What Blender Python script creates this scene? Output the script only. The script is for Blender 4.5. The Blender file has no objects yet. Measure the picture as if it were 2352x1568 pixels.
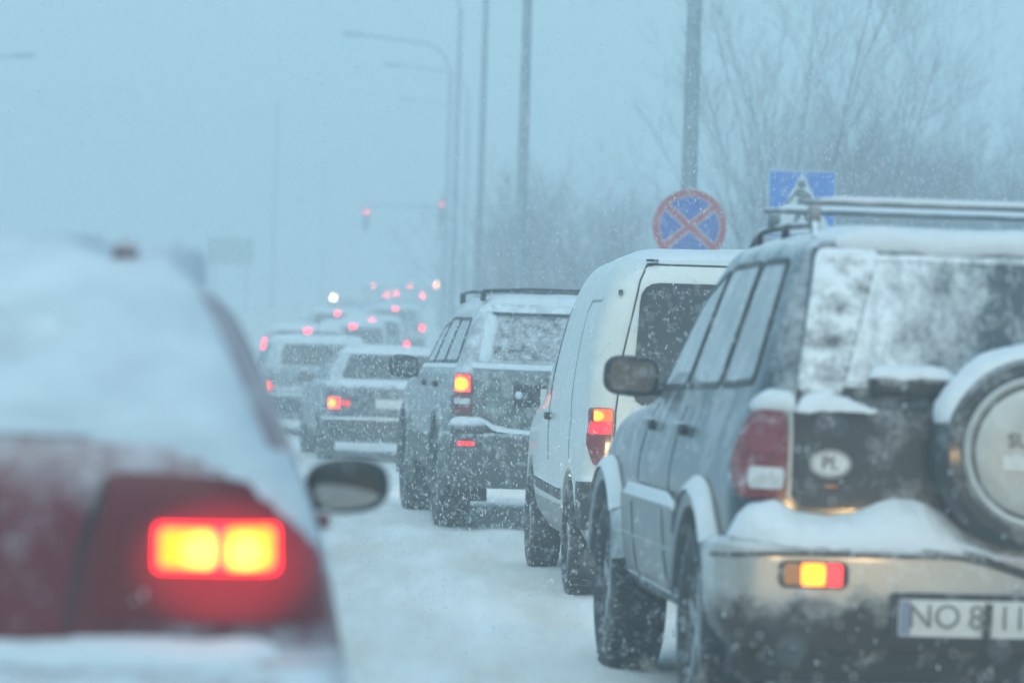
import bpy, bmesh, math, random
import numpy as np
from mathutils import Vector, Matrix, noise
random.seed(7); np.random.seed(7)
R = math.radians
sc = bpy.context.scene
COL = sc.collection

# ------------------------------------------------------------------ camera
H = 1.24
ROLL = R(1.7)
cam = bpy.data.cameras.new('camera'); camo = bpy.data.objects.new('camera', cam); COL.objects.link(camo)
cam.lens = 85.0; cam.sensor_fit = 'HORIZONTAL'; cam.sensor_width = 22.2
cam.clip_start = 0.05; cam.clip_end = 3000
PITCH = math.atan(26.0 / (85 / 22.2 * 2352))
camo.location = (0, 0, H)
camo.rotation_euler = (Matrix.Rotation(R(90) + PITCH, 3, 'X') @ Matrix.Rotation(ROLL, 3, 'Z')).to_euler()
cam.dof.use_dof = True; cam.dof.focus_distance = 21.5; cam.dof.aperture_fstop = 1.8; cam.dof.aperture_blades = 0
sc.camera = camo

# ------------------------------------------------------------------ sky, sun, exposure
SUN_EL, SUN_ROT = R(62), R(200)
w = bpy.data.worlds.new('World'); sc.world = w; w.use_nodes = True
nt = w.node_tree
sky = nt.nodes.new('ShaderNodeTexSky'); sky.sky_type = 'NISHITA'; sky.sun_disc = False
sky.sun_elevation = SUN_EL; sky.sun_rotation = SUN_ROT; sky.air_density = 1.0; sky.dust_density = 1.6; sky.ozone_density = 1.4
bg = nt.nodes['Background']; bg.inputs['Strength'].default_value = 0.15
tint = nt.nodes.new('ShaderNodeMixRGB'); tint.blend_type = 'MULTIPLY'; tint.inputs[0].default_value = 1
tint.inputs[2].default_value = (.79, 1.07, .99, 1)          # cold light of a heavy snow cloud
nt.links.new(sky.outputs[0], tint.inputs[1]); nt.links.new(tint.outputs[0], bg.inputs['Color'])
sun = bpy.data.lights.new('sun', 'SUN'); suno = bpy.data.objects.new('sun', sun); COL.objects.link(suno)
sun.energy = 0.6; sun.angle = R(60); sun.color = (.82, .96, 1.0)
suno.rotation_euler = (R(90) - SUN_EL, 0, R(180) - SUN_ROT)
suno.location = (0, 0, 60)
sc.view_settings.view_transform = 'Standard'; sc.view_settings.look = 'None'
sc.view_settings.exposure = 0.43; sc.view_settings.gamma = 1.0
cy = sc.cycles
cy.max_bounces = 8; cy.diffuse_bounces = 3; cy.glossy_bounces = 3; cy.transmission_bounces = 4
cy.volume_bounces = 2; cy.transparent_max_bounces = 6
cy.use_denoising = True; cy.sample_clamp_indirect = 6.0; cy.caustics_reflective = False; cy.caustics_refractive = False

# ------------------------------------------------------------------ object helpers
def link(o):
    COL.objects.link(o); return o
def tag(o, label=None, cat=None, group=None, kind=None):
    if label: o['label'] = label
    if cat: o['category'] = cat
    if group: o['group'] = group
    if kind: o['kind'] = kind
    return o
def thing(name, label, cat, loc=(0, 0, 0), rz=0.0, group=None):
    o = link(bpy.data.objects.new(name, None)); o.empty_display_size = .2
    o.location = loc; o.rotation_euler = (0, 0, rz)
    return tag(o, label, cat, group)
def obj(name, me, m, parent=None, loc=None):
    o = link(bpy.data.objects.new(name, me))
    if m is not None:
        me.materials.clear(); me.materials.append(m)
    if parent is not None: o.parent = parent
    if loc: o.location = loc
    return o
def dup(root, loc, rz, label, group=None, skip=()):
    r = link(root.copy()); r.location = loc; r.rotation_euler = (0, 0, rz); r['label'] = label
    if group: r['group'] = group
    for ch in root.children:
        if ch.name.split('.')[0] in skip: continue
        c = link(ch.copy()); c.parent = r
        for g in ch.children:
            d = link(g.copy()); d.parent = c
    return r
def mesh_of(verts, faces, smooth=True):
    me = bpy.data.meshes.new('m'); me.from_pydata([tuple(v) for v in verts], [], faces); me.update()
    if smooth: me.polygons.foreach_set('use_smooth', [True] * len(me.polygons))
    return me
def bm_mesh(bm, smooth=True, angle=None):
    bmesh.ops.recalc_face_normals(bm, faces=bm.faces)
    me = bpy.data.meshes.new('m'); bm.to_mesh(me); bm.free()
    if smooth:
        me.polygons.foreach_set('use_smooth', [True] * len(me.polygons))
        if angle: me.set_sharp_from_angle(angle=R(angle))
    return me
def nz(x, y, z, s=1.0):
    return noise.noise(Vector((x * s, y * s, z * s)))

class MB:
    """collects boxes, tubes and lathes into one mesh"""
    def __init__(s): s.v = []; s.f = []
    def add(s, vs, fs):
        b = len(s.v); s.v += [tuple(v) for v in vs]; s.f += [tuple(i + b for i in f) for f in fs]; return s
    def box(s, c, d, rot=None, bev=0.0):
        bm = bmesh.new(); bmesh.ops.create_cube(bm, size=1)
        for v in bm.verts: v.co = Vector((v.co.x * d[0], v.co.y * d[1], v.co.z * d[2]))
        if bev: bmesh.ops.bevel(bm, geom=bm.edges[:], offset=bev, segments=3, affect='EDGES', profile=.5)
        if rot is not None: bmesh.ops.rotate(bm, verts=bm.verts, matrix=rot)
        bm.verts.index_update()
        s.add([v.co + Vector(c) for v in bm.verts], [[v.index for v in f.verts] for f in bm.faces]); bm.free(); return s
    def tube(s, pts, rad, n=8, cap=True):
        pts = [Vector(p) for p in pts]
        if not isinstance(rad, (list, tuple)): rad = [rad] * len(pts)
        rings = []; up = None
        for i, p in enumerate(pts):
            t = (pts[min(i + 1, len(pts) - 1)] - pts[max(i - 1, 0)]).normalized()
            a = t.cross(Vector((0, 0, 1)) if abs(t.z) < .9 else Vector((1, 0, 0))).normalized()
            if up is not None and a.dot(up) < 0: a = -a
            up = a; b = t.cross(a)
            rings.append([p + (a * math.cos(k * 2 * math.pi / n) + b * math.sin(k * 2 * math.pi / n)) * rad[i] for k in range(n)])
        vs = [v for r_ in rings for v in r_]
        fs = [(i * n + k, i * n + (k + 1) % n, (i + 1) * n + (k + 1) % n, (i + 1) * n + k) for i in range(len(pts) - 1) for k in range(n)]
        if cap: fs += [tuple(range(n)), tuple((len(pts) - 1) * n + k for k in range(n))]
        return s.add(vs, fs)
    def lathe(s, prof, n=40, axis='X', c=(0, 0, 0)):
        """prof: list of (offset along axis, radius)"""
        vs = []
        for a, r_ in prof:
            for k in range(n):
                t = 2 * math.pi * k / n
                p = {'X': (a, r_ * math.cos(t), r_ * math.sin(t)), 'Y': (r_ * math.cos(t), a, r_ * math.sin(t)), 'Z': (r_ * math.cos(t), r_ * math.sin(t), a)}[axis]
                vs.append((p[0] + c[0], p[1] + c[1], p[2] + c[2]))
        m_ = len(prof)
        fs = [(i * n + k, i * n + (k + 1) % n, (i + 1) * n + (k + 1) % n, (i + 1) * n + k) for i in range(m_ - 1) for k in range(n)]
        fs += [tuple(range(n)), tuple((m_ - 1) * n + k for k in range(n))]
        return s.add(vs, fs)
    def mesh(s, smooth=True, angle=35):
        bm = bmesh.new(); vs = [bm.verts.new(v) for v in s.v]
        for f in s.f:
            try: bm.faces.new([vs[i] for i in f])
            except ValueError: pass
        return bm_mesh(bm, smooth, angle)
    def build(s, name, m, parent=None, smooth=True, angle=35):
        return obj(name, s.mesh(smooth, angle), m, parent)

# ------------------------------------------------------------------ materials
MATS = {}
def new_mat(name):
    m = bpy.data.materials.new(name); m.use_nodes = True; MATS[name] = m
    return m, m.node_tree, m.node_tree.nodes['Principled BSDF']
def setp(p, col=None, rough=None, metal=None, coat=None, spec=None):
    if col is not None: p.inputs['Base Color'].default_value = (*col, 1)
    if rough is not None: p.inputs['Roughness'].default_value = rough
    if metal is not None: p.inputs['Metallic'].default_value = metal
    if coat is not None: p.inputs['Coat Weight'].default_value = coat; p.inputs['Coat Roughness'].default_value = .12
    if spec is not None: p.inputs['Specular IOR Level'].default_value = spec
SNOW = (.80, .84, .87)
def noise_node(nt, scale, detail=6, rough=.6, stretch=(1, 1, 1), src='Object', dist=0.0):
    tc = nt.nodes.new('ShaderNodeTexCoord'); mp = nt.nodes.new('ShaderNodeMapping'); mp.inputs['Scale'].default_value = stretch
    n = nt.nodes.new('ShaderNodeTexNoise'); n.inputs['Scale'].default_value = scale; n.inputs['Detail'].default_value = detail
    n.inputs['Roughness'].default_value = rough; n.inputs['Distortion'].default_value = dist
    nt.links.new(tc.outputs[src], mp.inputs[0]); nt.links.new(mp.outputs[0], n.inputs['Vector'])
    return n
def plain(name, col, rough=.5, metal=0, coat=0, var=.12, scale=14):
    m, nt, p = new_mat(name); setp(p, col, rough, metal, coat)
    n = noise_node(nt, scale); mx = nt.nodes.new('ShaderNodeMixRGB'); mx.blend_type = 'MULTIPLY'; mx.inputs[0].default_value = 1
    mr = nt.nodes.new('ShaderNodeMapRange'); mr.inputs['To Min'].default_value = 1 - var * 2; mr.inputs['To Max'].default_value = 1 + var
    nt.links.new(n.outputs[0], mr.inputs[0]); mx.inputs[1].default_value = (*col, 1); nt.links.new(mr.outputs[0], mx.inputs[2])
    nt.links.new(mx.outputs[0], p.inputs['Base Color']); return m
def snow_mat(name, col=SNOW, scale=26, bump=.6, tint=None, tscale=2, stretch=(1, 1, 1), tamt=.5):
    m, nt, p = new_mat(name); setp(p, col, .75, spec=.2)
    n = noise_node(nt, scale, 8, .65); b = nt.nodes.new('ShaderNodeBump'); b.inputs['Strength'].default_value = bump; b.inputs['Distance'].default_value = .03
    nt.links.new(n.outputs[0], b.inputs['Height']); nt.links.new(b.outputs[0], p.inputs['Normal'])
    n2 = noise_node(nt, tscale, 5, .6, stretch); cr = nt.nodes.new('ShaderNodeValToRGB')
    t = tint or tuple(c * .93 for c in col)
    cr.color_ramp.elements[0].position = .35; cr.color_ramp.elements[0].color = (*col, 1)
    cr.color_ramp.elements[1].position = .35 + .4 / max(tamt, .01) * .5; cr.color_ramp.elements[1].color = (*t, 1)
    nt.links.new(n2.outputs[0], cr.inputs[0]); nt.links.new(cr.outputs[0], p.inputs['Base Color'])
    return m
def dusted(name, col, rough=.4, metal=0, coat=0, amount=.4, scale=9, stretch=(1, 1, 1), up=.35, soft=.18, snow=SNOW, fine=.0, spec=None, dirt=None, grad=None):
    """a surface with wind-blown snow sticking to it; more on faces that look upwards"""
    m, nt, p = new_mat(name); setp(p, col, rough, metal, coat, spec)
    s = nt.nodes.new('ShaderNodeBsdfPrincipled'); setp(s, snow, .8, spec=.2)
    if dirt:      # road spray thrown up from below: (height where it ends, fade, colour)
        dz, df, dc = dirt
        tc = nt.nodes.new('ShaderNodeTexCoord'); sz = nt.nodes.new('ShaderNodeSeparateXYZ'); nt.links.new(tc.outputs['Object'], sz.inputs[0])
        dn = noise_node(nt, 9, 8, .7); k = nt.nodes.new('ShaderNodeMath'); k.operation = 'MULTIPLY_ADD'; k.inputs[1].default_value = .34; nt.links.new(dn.outputs[0], k.inputs[0]); nt.links.new(sz.outputs['Z'], k.inputs[2])
        dm = nt.nodes.new('ShaderNodeMapRange'); dm.inputs['From Min'].default_value = dz + .17 - df; dm.inputs['From Max'].default_value = dz + .17 + df; dm.inputs['To Min'].default_value = 1; dm.inputs['To Max'].default_value = 0
        nt.links.new(k.outputs[0], dm.inputs[0])
        dx = nt.nodes.new('ShaderNodeMixRGB'); dx.inputs[1].default_value = (*col, 1); dx.inputs[2].default_value = (*dc, 1); nt.links.new(dm.outputs[0], dx.inputs[0]); nt.links.new(dx.outputs[0], p.inputs['Base Color'])
        dr = nt.nodes.new('ShaderNodeMapRange'); dr.inputs['To Min'].default_value = rough; dr.inputs['To Max'].default_value = .85; nt.links.new(dm.outputs[0], dr.inputs[0]); nt.links.new(dr.outputs[0], p.inputs['Roughness'])
    n = noise_node(nt, scale, 10, .68, stretch)
    n2 = noise_node(nt, 55, 4, .7)
    add0 = nt.nodes.new('ShaderNodeMath'); add0.operation = 'MULTIPLY_ADD'; add0.inputs[1].default_value = .35 + fine
    nt.links.new(n2.outputs[0], add0.inputs[0]); nt.links.new(n.outputs[0], add0.inputs[2])
    geo = nt.nodes.new('ShaderNodeNewGeometry'); sep = nt.nodes.new('ShaderNodeSeparateXYZ'); nt.links.new(geo.outputs['Normal'], sep.inputs[0])
    ad = nt.nodes.new('ShaderNodeMath'); ad.operation = 'MULTIPLY_ADD'; ad.inputs[1].default_value = up
    nt.links.new(sep.outputs['Z'], ad.inputs[0]); nt.links.new(add0.outputs[0], ad.inputs[2])
    mr = nt.nodes.new('ShaderNodeMapRange'); mid = .5 + .5 * (.35 + fine) + (.5 - amount) * 2 * (soft + .13)
    mr.inputs['From Min'].default_value = mid - soft; mr.inputs['From Max'].default_value = mid + soft
    src = ad
    if grad:      # drift: (object axis, where it ends, where it is thickest, gain)
        tg_ = nt.nodes.new('ShaderNodeTexCoord'); sg = nt.nodes.new('ShaderNodeSeparateXYZ'); nt.links.new(tg_.outputs['Object'], sg.inputs[0])
        gm = nt.nodes.new('ShaderNodeMapRange'); gm.inputs['From Min'].default_value = grad[1]; gm.inputs['From Max'].default_value = grad[2]; gm.inputs['To Max'].default_value = grad[3]
        nt.links.new(sg.outputs[grad[0]], gm.inputs[0]); src = nt.nodes.new('ShaderNodeMath'); nt.links.new(ad.outputs[0], src.inputs[0]); nt.links.new(gm.outputs[0], src.inputs[1])
    nt.links.new(src.outputs[0], mr.inputs[0])
    mx = nt.nodes.new('ShaderNodeMixShader'); nt.links.new(mr.outputs[0], mx.inputs[0])
    nt.links.new(p.outputs[0], mx.inputs[1]); nt.links.new(s.outputs[0], mx.inputs[2])
    b = nt.nodes.new('ShaderNodeBump'); b.inputs['Strength'].default_value = .5; b.inputs['Distance'].default_value = .006
    nt.links.new(mr.outputs[0], b.inputs['Height']); nt.links.new(b.outputs[0], s.inputs['Normal'])
    out = nt.nodes['Material Output']; nt.links.new(mx.outputs[0], out.inputs['Surface'])
    return m
def glow(name, col, strength, sample=True):
    m, nt, p = new_mat(name); setp(p, tuple(min(1, c * .3) for c in col), .3)
    p.inputs['Emission Color'].default_value = (*col, 1); p.inputs['Emission Strength'].default_value = strength
    if not sample: m.cycles.emission_sampling = 'NONE'
    return m
def lit_lens(name, hot, edge, s_hot, s_edge, axes=('X', 'Z'), centre=(0, 0), size=(.1, .05), base=(.3, .02, .02)):
    """lamp lens lit from inside by a bulb: hottest in front of the filament"""
    m, nt, p = new_mat(name); setp(p, base, .3)
    tc = nt.nodes.new('ShaderNodeTexCoord'); sp = nt.nodes.new('ShaderNodeSeparateXYZ'); nt.links.new(tc.outputs['Object'], sp.inputs[0])
    acc = None
    for a, c, s_ in zip(axes, centre, size):
        q = nt.nodes.new('ShaderNodeMath'); q.operation = 'SUBTRACT'; q.inputs[1].default_value = c; nt.links.new(sp.outputs[a], q.inputs[0])
        d = nt.nodes.new('ShaderNodeMath'); d.operation = 'DIVIDE'; d.inputs[1].default_value = s_; nt.links.new(q.outputs[0], d.inputs[0])
        e = nt.nodes.new('ShaderNodeMath'); e.operation = 'POWER'; e.inputs[1].default_value = 2; nt.links.new(d.outputs[0], e.inputs[0])
        if acc is None: acc = e
        else:
            f = nt.nodes.new('ShaderNodeMath'); f.operation = 'ADD'; nt.links.new(acc.outputs[0], f.inputs[0]); nt.links.new(e.outputs[0], f.inputs[1]); acc = f
    mr = nt.nodes.new('ShaderNodeMapRange'); mr.interpolation_type = 'SMOOTHSTEP'; mr.inputs['From Min'].default_value = 0; mr.inputs['From Max'].default_value = 1
    mr.inputs['To Min'].default_value = 1; mr.inputs['To Max'].default_value = 0; nt.links.new(acc.outputs[0], mr.inputs[0])
    mc = nt.nodes.new('ShaderNodeMixRGB'); mc.inputs[1].default_value = (*[c * s_edge for c in edge], 1); mc.inputs[2].default_value = (*[c * s_hot for c in hot], 1)
    nt.links.new(mr.outputs[0], mc.inputs[0]); nt.links.new(mc.outputs[0], p.inputs['Emission Color']); p.inputs['Emission Strength'].default_value = 1
    return m

snow_m = snow_mat('snow'); ground_snow = snow_mat('ground snow', SNOW, 5, .3, (.74, .79, .82), .35)
road_snow = snow_mat('packed road snow', (.86, .89, .90), 11, .5, (.66, .63, .58), 1.1, (1.5, .14, 1), .72)
black_plastic = plain('black plastic', (.02, .022, .025), .5)
dark_dirty = dusted('dirty black plastic', (.022, .024, .026), .6, amount=.20, scale=11, soft=.12)
under_dirty = dusted('road dirt underbody', (.02, .019, .018), .8, amount=.16, scale=13, soft=.15, snow=(.42, .40, .37))
tyre_m = dusted('snowy tyre rubber', (.020, .021, .023), .75, amount=.20, scale=16, soft=.12, up=.1, snow=(.55, .56, .57))
rim_m = dusted('dull alloy rim', (.22, .23, .24), .45, metal=.7, amount=.25, scale=14)
chrome = plain('dull metal', (.35, .36, .37), .35, metal=.9)
lens_dark = plain('unlit red lens', (.22, .012, .016), .22, coat=.8)
lens_snowy = dusted('unlit red lens with snow', (.17, .005, .008), .3, coat=.4, amount=.08, scale=12, soft=.25)
lens_clear = dusted('clear lens', (.48, .48, .47), .25, amount=.25, scale=20)
lens_amber = plain('amber lens', (.35, .10, .02), .25, coat=.6)
plate_white = plain('plate white', (.68, .67, .64), .5, var=.15, scale=30)
plate_black = plain('plate lettering', (.06, .06, .065), .5)
plate_faded = plain('faded plate lettering', (.17, .17, .17), .6)
plate_blue = plain('plate blue', (.22, .25, .34), .5)
YEL, RED = (1, .20, .0), (1, .012, .03)

# ------------------------------------------------------------------ terrain shape and road line
def zg(Y):
    if Y < 45: return 0.0
    if Y < 75: return .00035 * (Y - 45) ** 2
    return .315 + .0215 * (Y - 75)
LANE = [(-60, 3.0), (0, 2.15), (6, 1.9), (12.4, 1.56), (19.8, 1.2), (27, .55), (34, -.3), (42.5, -1.4), (53, -2.75), (68, -3.6), (85, -3.9), (110, -4.4), (150, -5.0), (220, -6.4), (320, -8.0), (500, -10.5)]
def lane_x(Y):
    for (a, b), (c, d) in zip(LANE, LANE[1:]):
        if Y <= c: return b + (d - b) * (Y - a) / (c - a)
    return LANE[-1][1]
def lane_s(Y, k=5):
    return sum(lane_x(Y + o) for o in (-k, -k / 2, 0, k / 2, k)) / 5
def sheet(name, xs, ys, zf, m, xoff=None):
    vs = []; fs = []
    for Y in ys:
        for x in xs:
            X = x + (xoff(Y) if xoff else 0); vs.append((X, Y, zf(X, Y, x)))
    n = len(xs)
    for j in range(len(ys) - 1):
        for i in range(n - 1): fs.append((j * n + i, j * n + i + 1, (j + 1) * n + i + 1, (j + 1) * n + i))
    o = obj(name, mesh_of(vs, fs), m); o['kind'] = 'structure'; return o
YS = [-60, -30, -10, -5] + [i * .5 for i in range(0, 130)] + [65 + i * 3 for i in range(40)] + [190 + i * 15 for i in range(22)]
def gz(X, Y, x):
    side = max(0, X - lane_s(Y) - 2.6)
    bank = .22 * math.exp(-((side - .9) / .55) ** 2) * (.7 + .5 * nz(X, Y, 0, .7)) if side > 0 else 0
    return zg(Y) - .05 + bank + (.06 * nz(X, Y, 3, .35) * min(1, side / 2) if side > 0 else 0)
sheet('snowy_ground', [-160, -90, -50, -30, -20, -14, -10, -8] + [-6 + .25 * i for i in range(61)] + [11, 14, 20, 30, 50, 90, 160], YS, gz, ground_snow)
def rz_(X, Y, x):
    rut = 0.0
    for c in (-.78, .78, -4.0, -2.45, -1.45):
        rut -= .020 * math.exp(-((x - c) / .15) ** 2)
    return zg(Y) + .012 + rut + .014 * nz(X * 2.2, Y * .35, 1, .9) + .010 * nz(X * 1.6, Y * .3, 7, 2.3) + .006 * max(0, nz(X, Y, 5, 5))
sheet('road', [-9 + .12 * i for i in range(94)], YS, rz_, road_snow, lane_s)

# ------------------------------------------------------------------ car shell machinery
def pchip(keys, sub):
    K = np.array(keys, float); n = len(K); d = K[1:] - K[:-1]; m = np.zeros_like(K)
    m[0], m[-1] = d[0], d[-1]
    for i in range(1, n - 1):
        a, b = d[i - 1], d[i]; ok = a * b > 0
        m[i] = np.where(ok, 2 * a * b / np.where(np.abs(a + b) < 1e-12, 1, a + b), 0)
    out = []
    for i in range(n - 1):
        for k in range(sub):
            t = k / sub; h00 = 2 * t ** 3 - 3 * t ** 2 + 1; h10 = t ** 3 - 2 * t ** 2 + t; h01 = -2 * t ** 3 + 3 * t ** 2; h11 = t ** 3 - t ** 2
            out.append(h00 * K[i] + h10 * m[i] + h01 * K[i + 1] + h11 * m[i + 1])
    out.append(K[-1]); return np.array(out)
class Shell:
    """keys: rows (z, rear y, front y, half width, rear corner radius, front corner radius, side bow, rear bow)"""
    def __init__(s, keys, sub=4):
        s.T = pchip(keys, sub); s.z = s.T[:, 0]; s.zmax_panel = s.z[-1]
    def row(s, z): return [float(np.interp(z, s.z, s.T[:, k])) for k in range(8)]
    def pt(s, row, x, y):
        z, yr, yf, w, rr, rf, bs, br = row
        ym = (yr + yf) / 2; hl = (yf - yr) / 2
        t = (y - ym) / hl
        x2 = x * (1 - bs * t * t * (1.0 if t > 0 else .55))
        y2 = y + (br * (x / w) ** 2 if y < ym else -br * 1.5 * (x / w) ** 2) * max(0, min(1, abs(t)))
        return Vector((x2, y2, z))
    def base(s, row, arc):
        z, yr, yf, w, rr, rf, bs, br = row; a = abs(arc); g = 1 if arc >= 0 else -1
        if a < w - rr: return g * a, yr
        a -= w - rr; q = rr * math.pi / 2
        if a < q:
            f = a / rr; return g * (w - rr + rr * math.sin(f)), yr + rr * (1 - math.cos(f))
        return g * w, yr + rr + a - q
    def skin0(s, arc, z):
        row = s.row(z); return s.pt(row, *s.base(row, arc))
    def skin(s, arc, z, e=0.0):
        p = s.skin0(arc, z)
        if e:
            a = s.skin0(arc + .01, z) - s.skin0(arc - .01, z); b = s.skin0(arc, z + .01) - s.skin0(arc, z - .01)
            n = a.cross(b).normalized(); p = p + n * e
        return p
    def rear(s, x, z, e=0.0):
        """x measured round the rear corner: beyond the corner it keeps counting along the skin"""
        return s.skin(x, z, e)
    def side(s, y, z, e=0.0, g=-1):
        r = s.row(z); yr, w, rr = r[1], r[3], r[4]
        return s.skin(g * (w - rr + rr * math.pi / 2 + (y - yr - rr)), z, e)
    def ring(s, row, nr=14, nc=7, ns=26):
        z, yr, yf, w, rr, rf, bs, br = row; P = []
        for i in range(nr): P.append((-(w - rr) + 2 * (w - rr) * i / nr, yr))
        for i in range(nc): f = math.pi / 2 * i / nc; P.append((w - rr + rr * math.sin(f), yr + rr * (1 - math.cos(f))))
        for i in range(ns): P.append((w, yr + rr + (yf - rf - yr - rr) * i / ns))
        for i in range(nc): f = math.pi / 2 * i / nc; P.append((w - rf + rf * math.cos(f), yf - rf + rf * math.sin(f)))
        for i in range(nr): P.append((w - rf - 2 * (w - rf) * i / nr, yf))
        for i in range(nc): f = math.pi / 2 * i / nc; P.append((-(w - rf) - rf * math.sin(f), yf - rf + rf * math.cos(f)))
        for i in range(ns): P.append((-w, yf - rf - (yf - rf - yr - rr) * i / ns))
        for i in range(nc): f = math.pi / 2 * i / nc; P.append((-(w - rr) - rr * math.cos(f), yr + rr * (1 - math.sin(f))))
        return [s.pt(row, x, y) for x, y in P]
    def mesh(s, arches=(), arch_w=.3):
        rings = [s.ring(r) for r in s.T]; n = len(rings[0]); vs = [v for r_ in rings for v in r_]
        fs = [(i * n + k, i * n + (k + 1) % n, (i + 1) * n + (k + 1) % n, (i + 1) * n + k) for i in range(len(rings) - 1) for k in range(n)]
        vs.append(sum(rings[0], Vector()) / n); vs.append(sum(rings[-1], Vector()) / n); b, t = len(vs) - 2, len(vs) - 1
        L = (len(rings) - 1) * n
        for k in range(n): fs.append((b, (k + 1) % n, k)); fs.append((t, L + k, L + (k + 1) % n))
        me = mesh_of(vs, fs)
        if not arches: me.set_sharp_from_angle(angle=R(40)); return me
        o = link(bpy.data.objects.new('shell', me)); cuts = []
        for (x, y, z, r_) in arches:
            c = MB().lathe([(x - arch_w, r_), (x + arch_w, r_)], 36, 'X', (0, y, z)).mesh(False)
            co = link(bpy.data.objects.new('cut', c)); cuts.append(co)
            md = o.modifiers.new('b', 'BOOLEAN'); md.object = co; md.operation = 'DIFFERENCE'; md.solver = 'EXACT'
        dg = bpy.context.evaluated_depsgraph_get()
        me2 = bpy.data.meshes.new_from_object(o.evaluated_get(dg))
        for c in cuts: bpy.data.objects.remove(c)
        bpy.data.objects.remove(o)
        me2.polygons.foreach_set('use_smooth', [True] * len(me2.polygons)); me2.set_sharp_from_angle(angle=R(40))
        return me2
    def snow_top(s, z0, thick, rag=.05, lump=.012, seed=0):
        """snow lying on everything above height z0, thinning out to a ragged lower edge"""
        rows = [s.row(z0 - .03)] + [r for r in s.T if r[0] > z0 - .02]
        rings = [s.ring(r) for r in rows]; n = len(rings[0]); vs = []
        c = sum(rings[-1], Vector()) / n; m_ = len(rings)
        for i, r_ in enumerate(rings):
            for k, p in enumerate(r_):
                q = r_[(k + 1) % n] - r_[k - 1]
                u = rings[min(i + 1, m_ - 1)][k] - rings[max(i - 1, 0)][k]
                nn = q.cross(u)
                nn = nn.normalized() if nn.length > 1e-9 else Vector((0, 0, 1))
                f = min(1, max(0, (p.z - z0 - rag * nz(p.x * 3, p.y * 3, seed)) / max(.05, rag)))
                f = f ** .5 if f > 0 else 0
                hgt = thick * f * (1 + .25 * nz(p.x, p.y, seed + 2, 2.2)) + lump * f * nz(p.x, p.y, p.z + seed, 7) - .012 * (1 - f)
                vs.append(p + (nn * .4 + Vector((0, 0, .6))) * hgt)
        fs = [(i * n + k, i * n + (k + 1) % n, (i + 1) * n + (k + 1) % n, (i + 1) * n + k) for i in range(m_ - 1) for k in range(n)]
        vs.append(c + Vector((0, 0, thick))); t = len(vs) - 1; L = (m_ - 1) * n
        fs += [(t, L + k, L + (k + 1) % n) for k in range(n)]
        return mesh_of(vs, fs)

def roundpoly(pts, r_, n=4):
    out = []; N = len(pts); rs = r_ if isinstance(r_, (list, tuple)) else [r_] * N
    for i in range(N):
        p = Vector(pts[i]); a = Vector(pts[i - 1]) - p; b = Vector(pts[(i + 1) % N]) - p
        r0 = min(rs[i], a.length * .45, b.length * .45)
        if r0 < 1e-4: out.append(tuple(p)); continue
        A, B = p + a.normalized() * r0, p + b.normalized() * r0
        for k in range(n + 1):
            t = k / n; out.append(tuple(A * (1 - t) ** 2 + p * 2 * t * (1 - t) + B * t * t))
    return out
def rect(x0, x1, z0, z1): return [(x0, z0), (x1, z0), (x1, z1), (x0, z1)]
def ell(cx, cz, a, b, n=28): return [(cx + a * math.cos(2 * math.pi * k / n), cz + b * math.sin(2 * math.pi * k / n)) for k in range(n)]
def panel_mesh(P, poly, out, inn=-.006, cell=.05, thick=None, fall=.03):
    """a slab laid on a surface: convex outline in the surface's own coordinates, P(u, v, e) -> point"""
    us = [p[0] for p in poly]; vs = [p[1] for p in poly]
    area = sum(poly[i - 1][0] * poly[i][1] - poly[i][0] * poly[i - 1][1] for i in range(len(poly)))
    if area < 0: poly = poly[::-1]
    u0, u1, v0, v1 = min(us) - .001, max(us) + .001, min(vs) - .001, max(vs) + .001
    nu = max(1, min(60, int((u1 - u0) / cell + .5))); nv = max(1, min(60, int((v1 - v0) / cell + .5)))
    bm = bmesh.new(); g = [[bm.verts.new((u0 + (u1 - u0) * i / nu, v0 + (v1 - v0) * j / nv, 0)) for i in range(nu + 1)] for j in range(nv + 1)]
    for j in range(nv):
        for i in range(nu): bm.faces.new((g[j][i], g[j][i + 1], g[j + 1][i + 1], g[j + 1][i]))
    N = len(poly)
    for i in range(N):
        a, b = Vector((*poly[i], 0)), Vector((*poly[(i + 1) % N], 0)); d = b - a
        if d.length < 1e-6: continue
        bmesh.ops.bisect_plane(bm, geom=bm.verts[:] + bm.edges[:] + bm.faces[:], plane_co=a, plane_no=Vector((d.y, -d.x, 0)), clear_outer=True, dist=1e-6)
    edges = [e for e in bm.edges if e.is_boundary]
    r_ = bmesh.ops.extrude_edge_only(bm, edges=edges)
    low = {v for v in r_['geom'] if isinstance(v, bmesh.types.BMVert)}
    segs = [(Vector(poly[i]), Vector(poly[(i + 1) % N])) for i in range(N)]
    for v in bm.verts:
        u, q = v.co.x, v.co.y
        if v in low: e = inn
        elif thick is None: e = out
        else:
            dmin = 9
            for a, b in segs:
                d = b - a; L = d.length
                if L < 1e-6: continue
                dmin = min(dmin, abs((u - a.x) * d.y - (q - a.y) * d.x) / L)
            e = out + thick(u, q) * min(1, max(0, dmin) / fall) ** .5
        v.co = P(u, q, e)
    return bm_mesh(bm, True, 50 if thick is None else None)
def panel(name, P, poly, m, parent, out=.004, inn=-.006, cell=.05, thick=None, fall=.03):
    return obj(name, panel_mesh(P, poly, out, inn, cell, thick, fall), m, parent)
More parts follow.
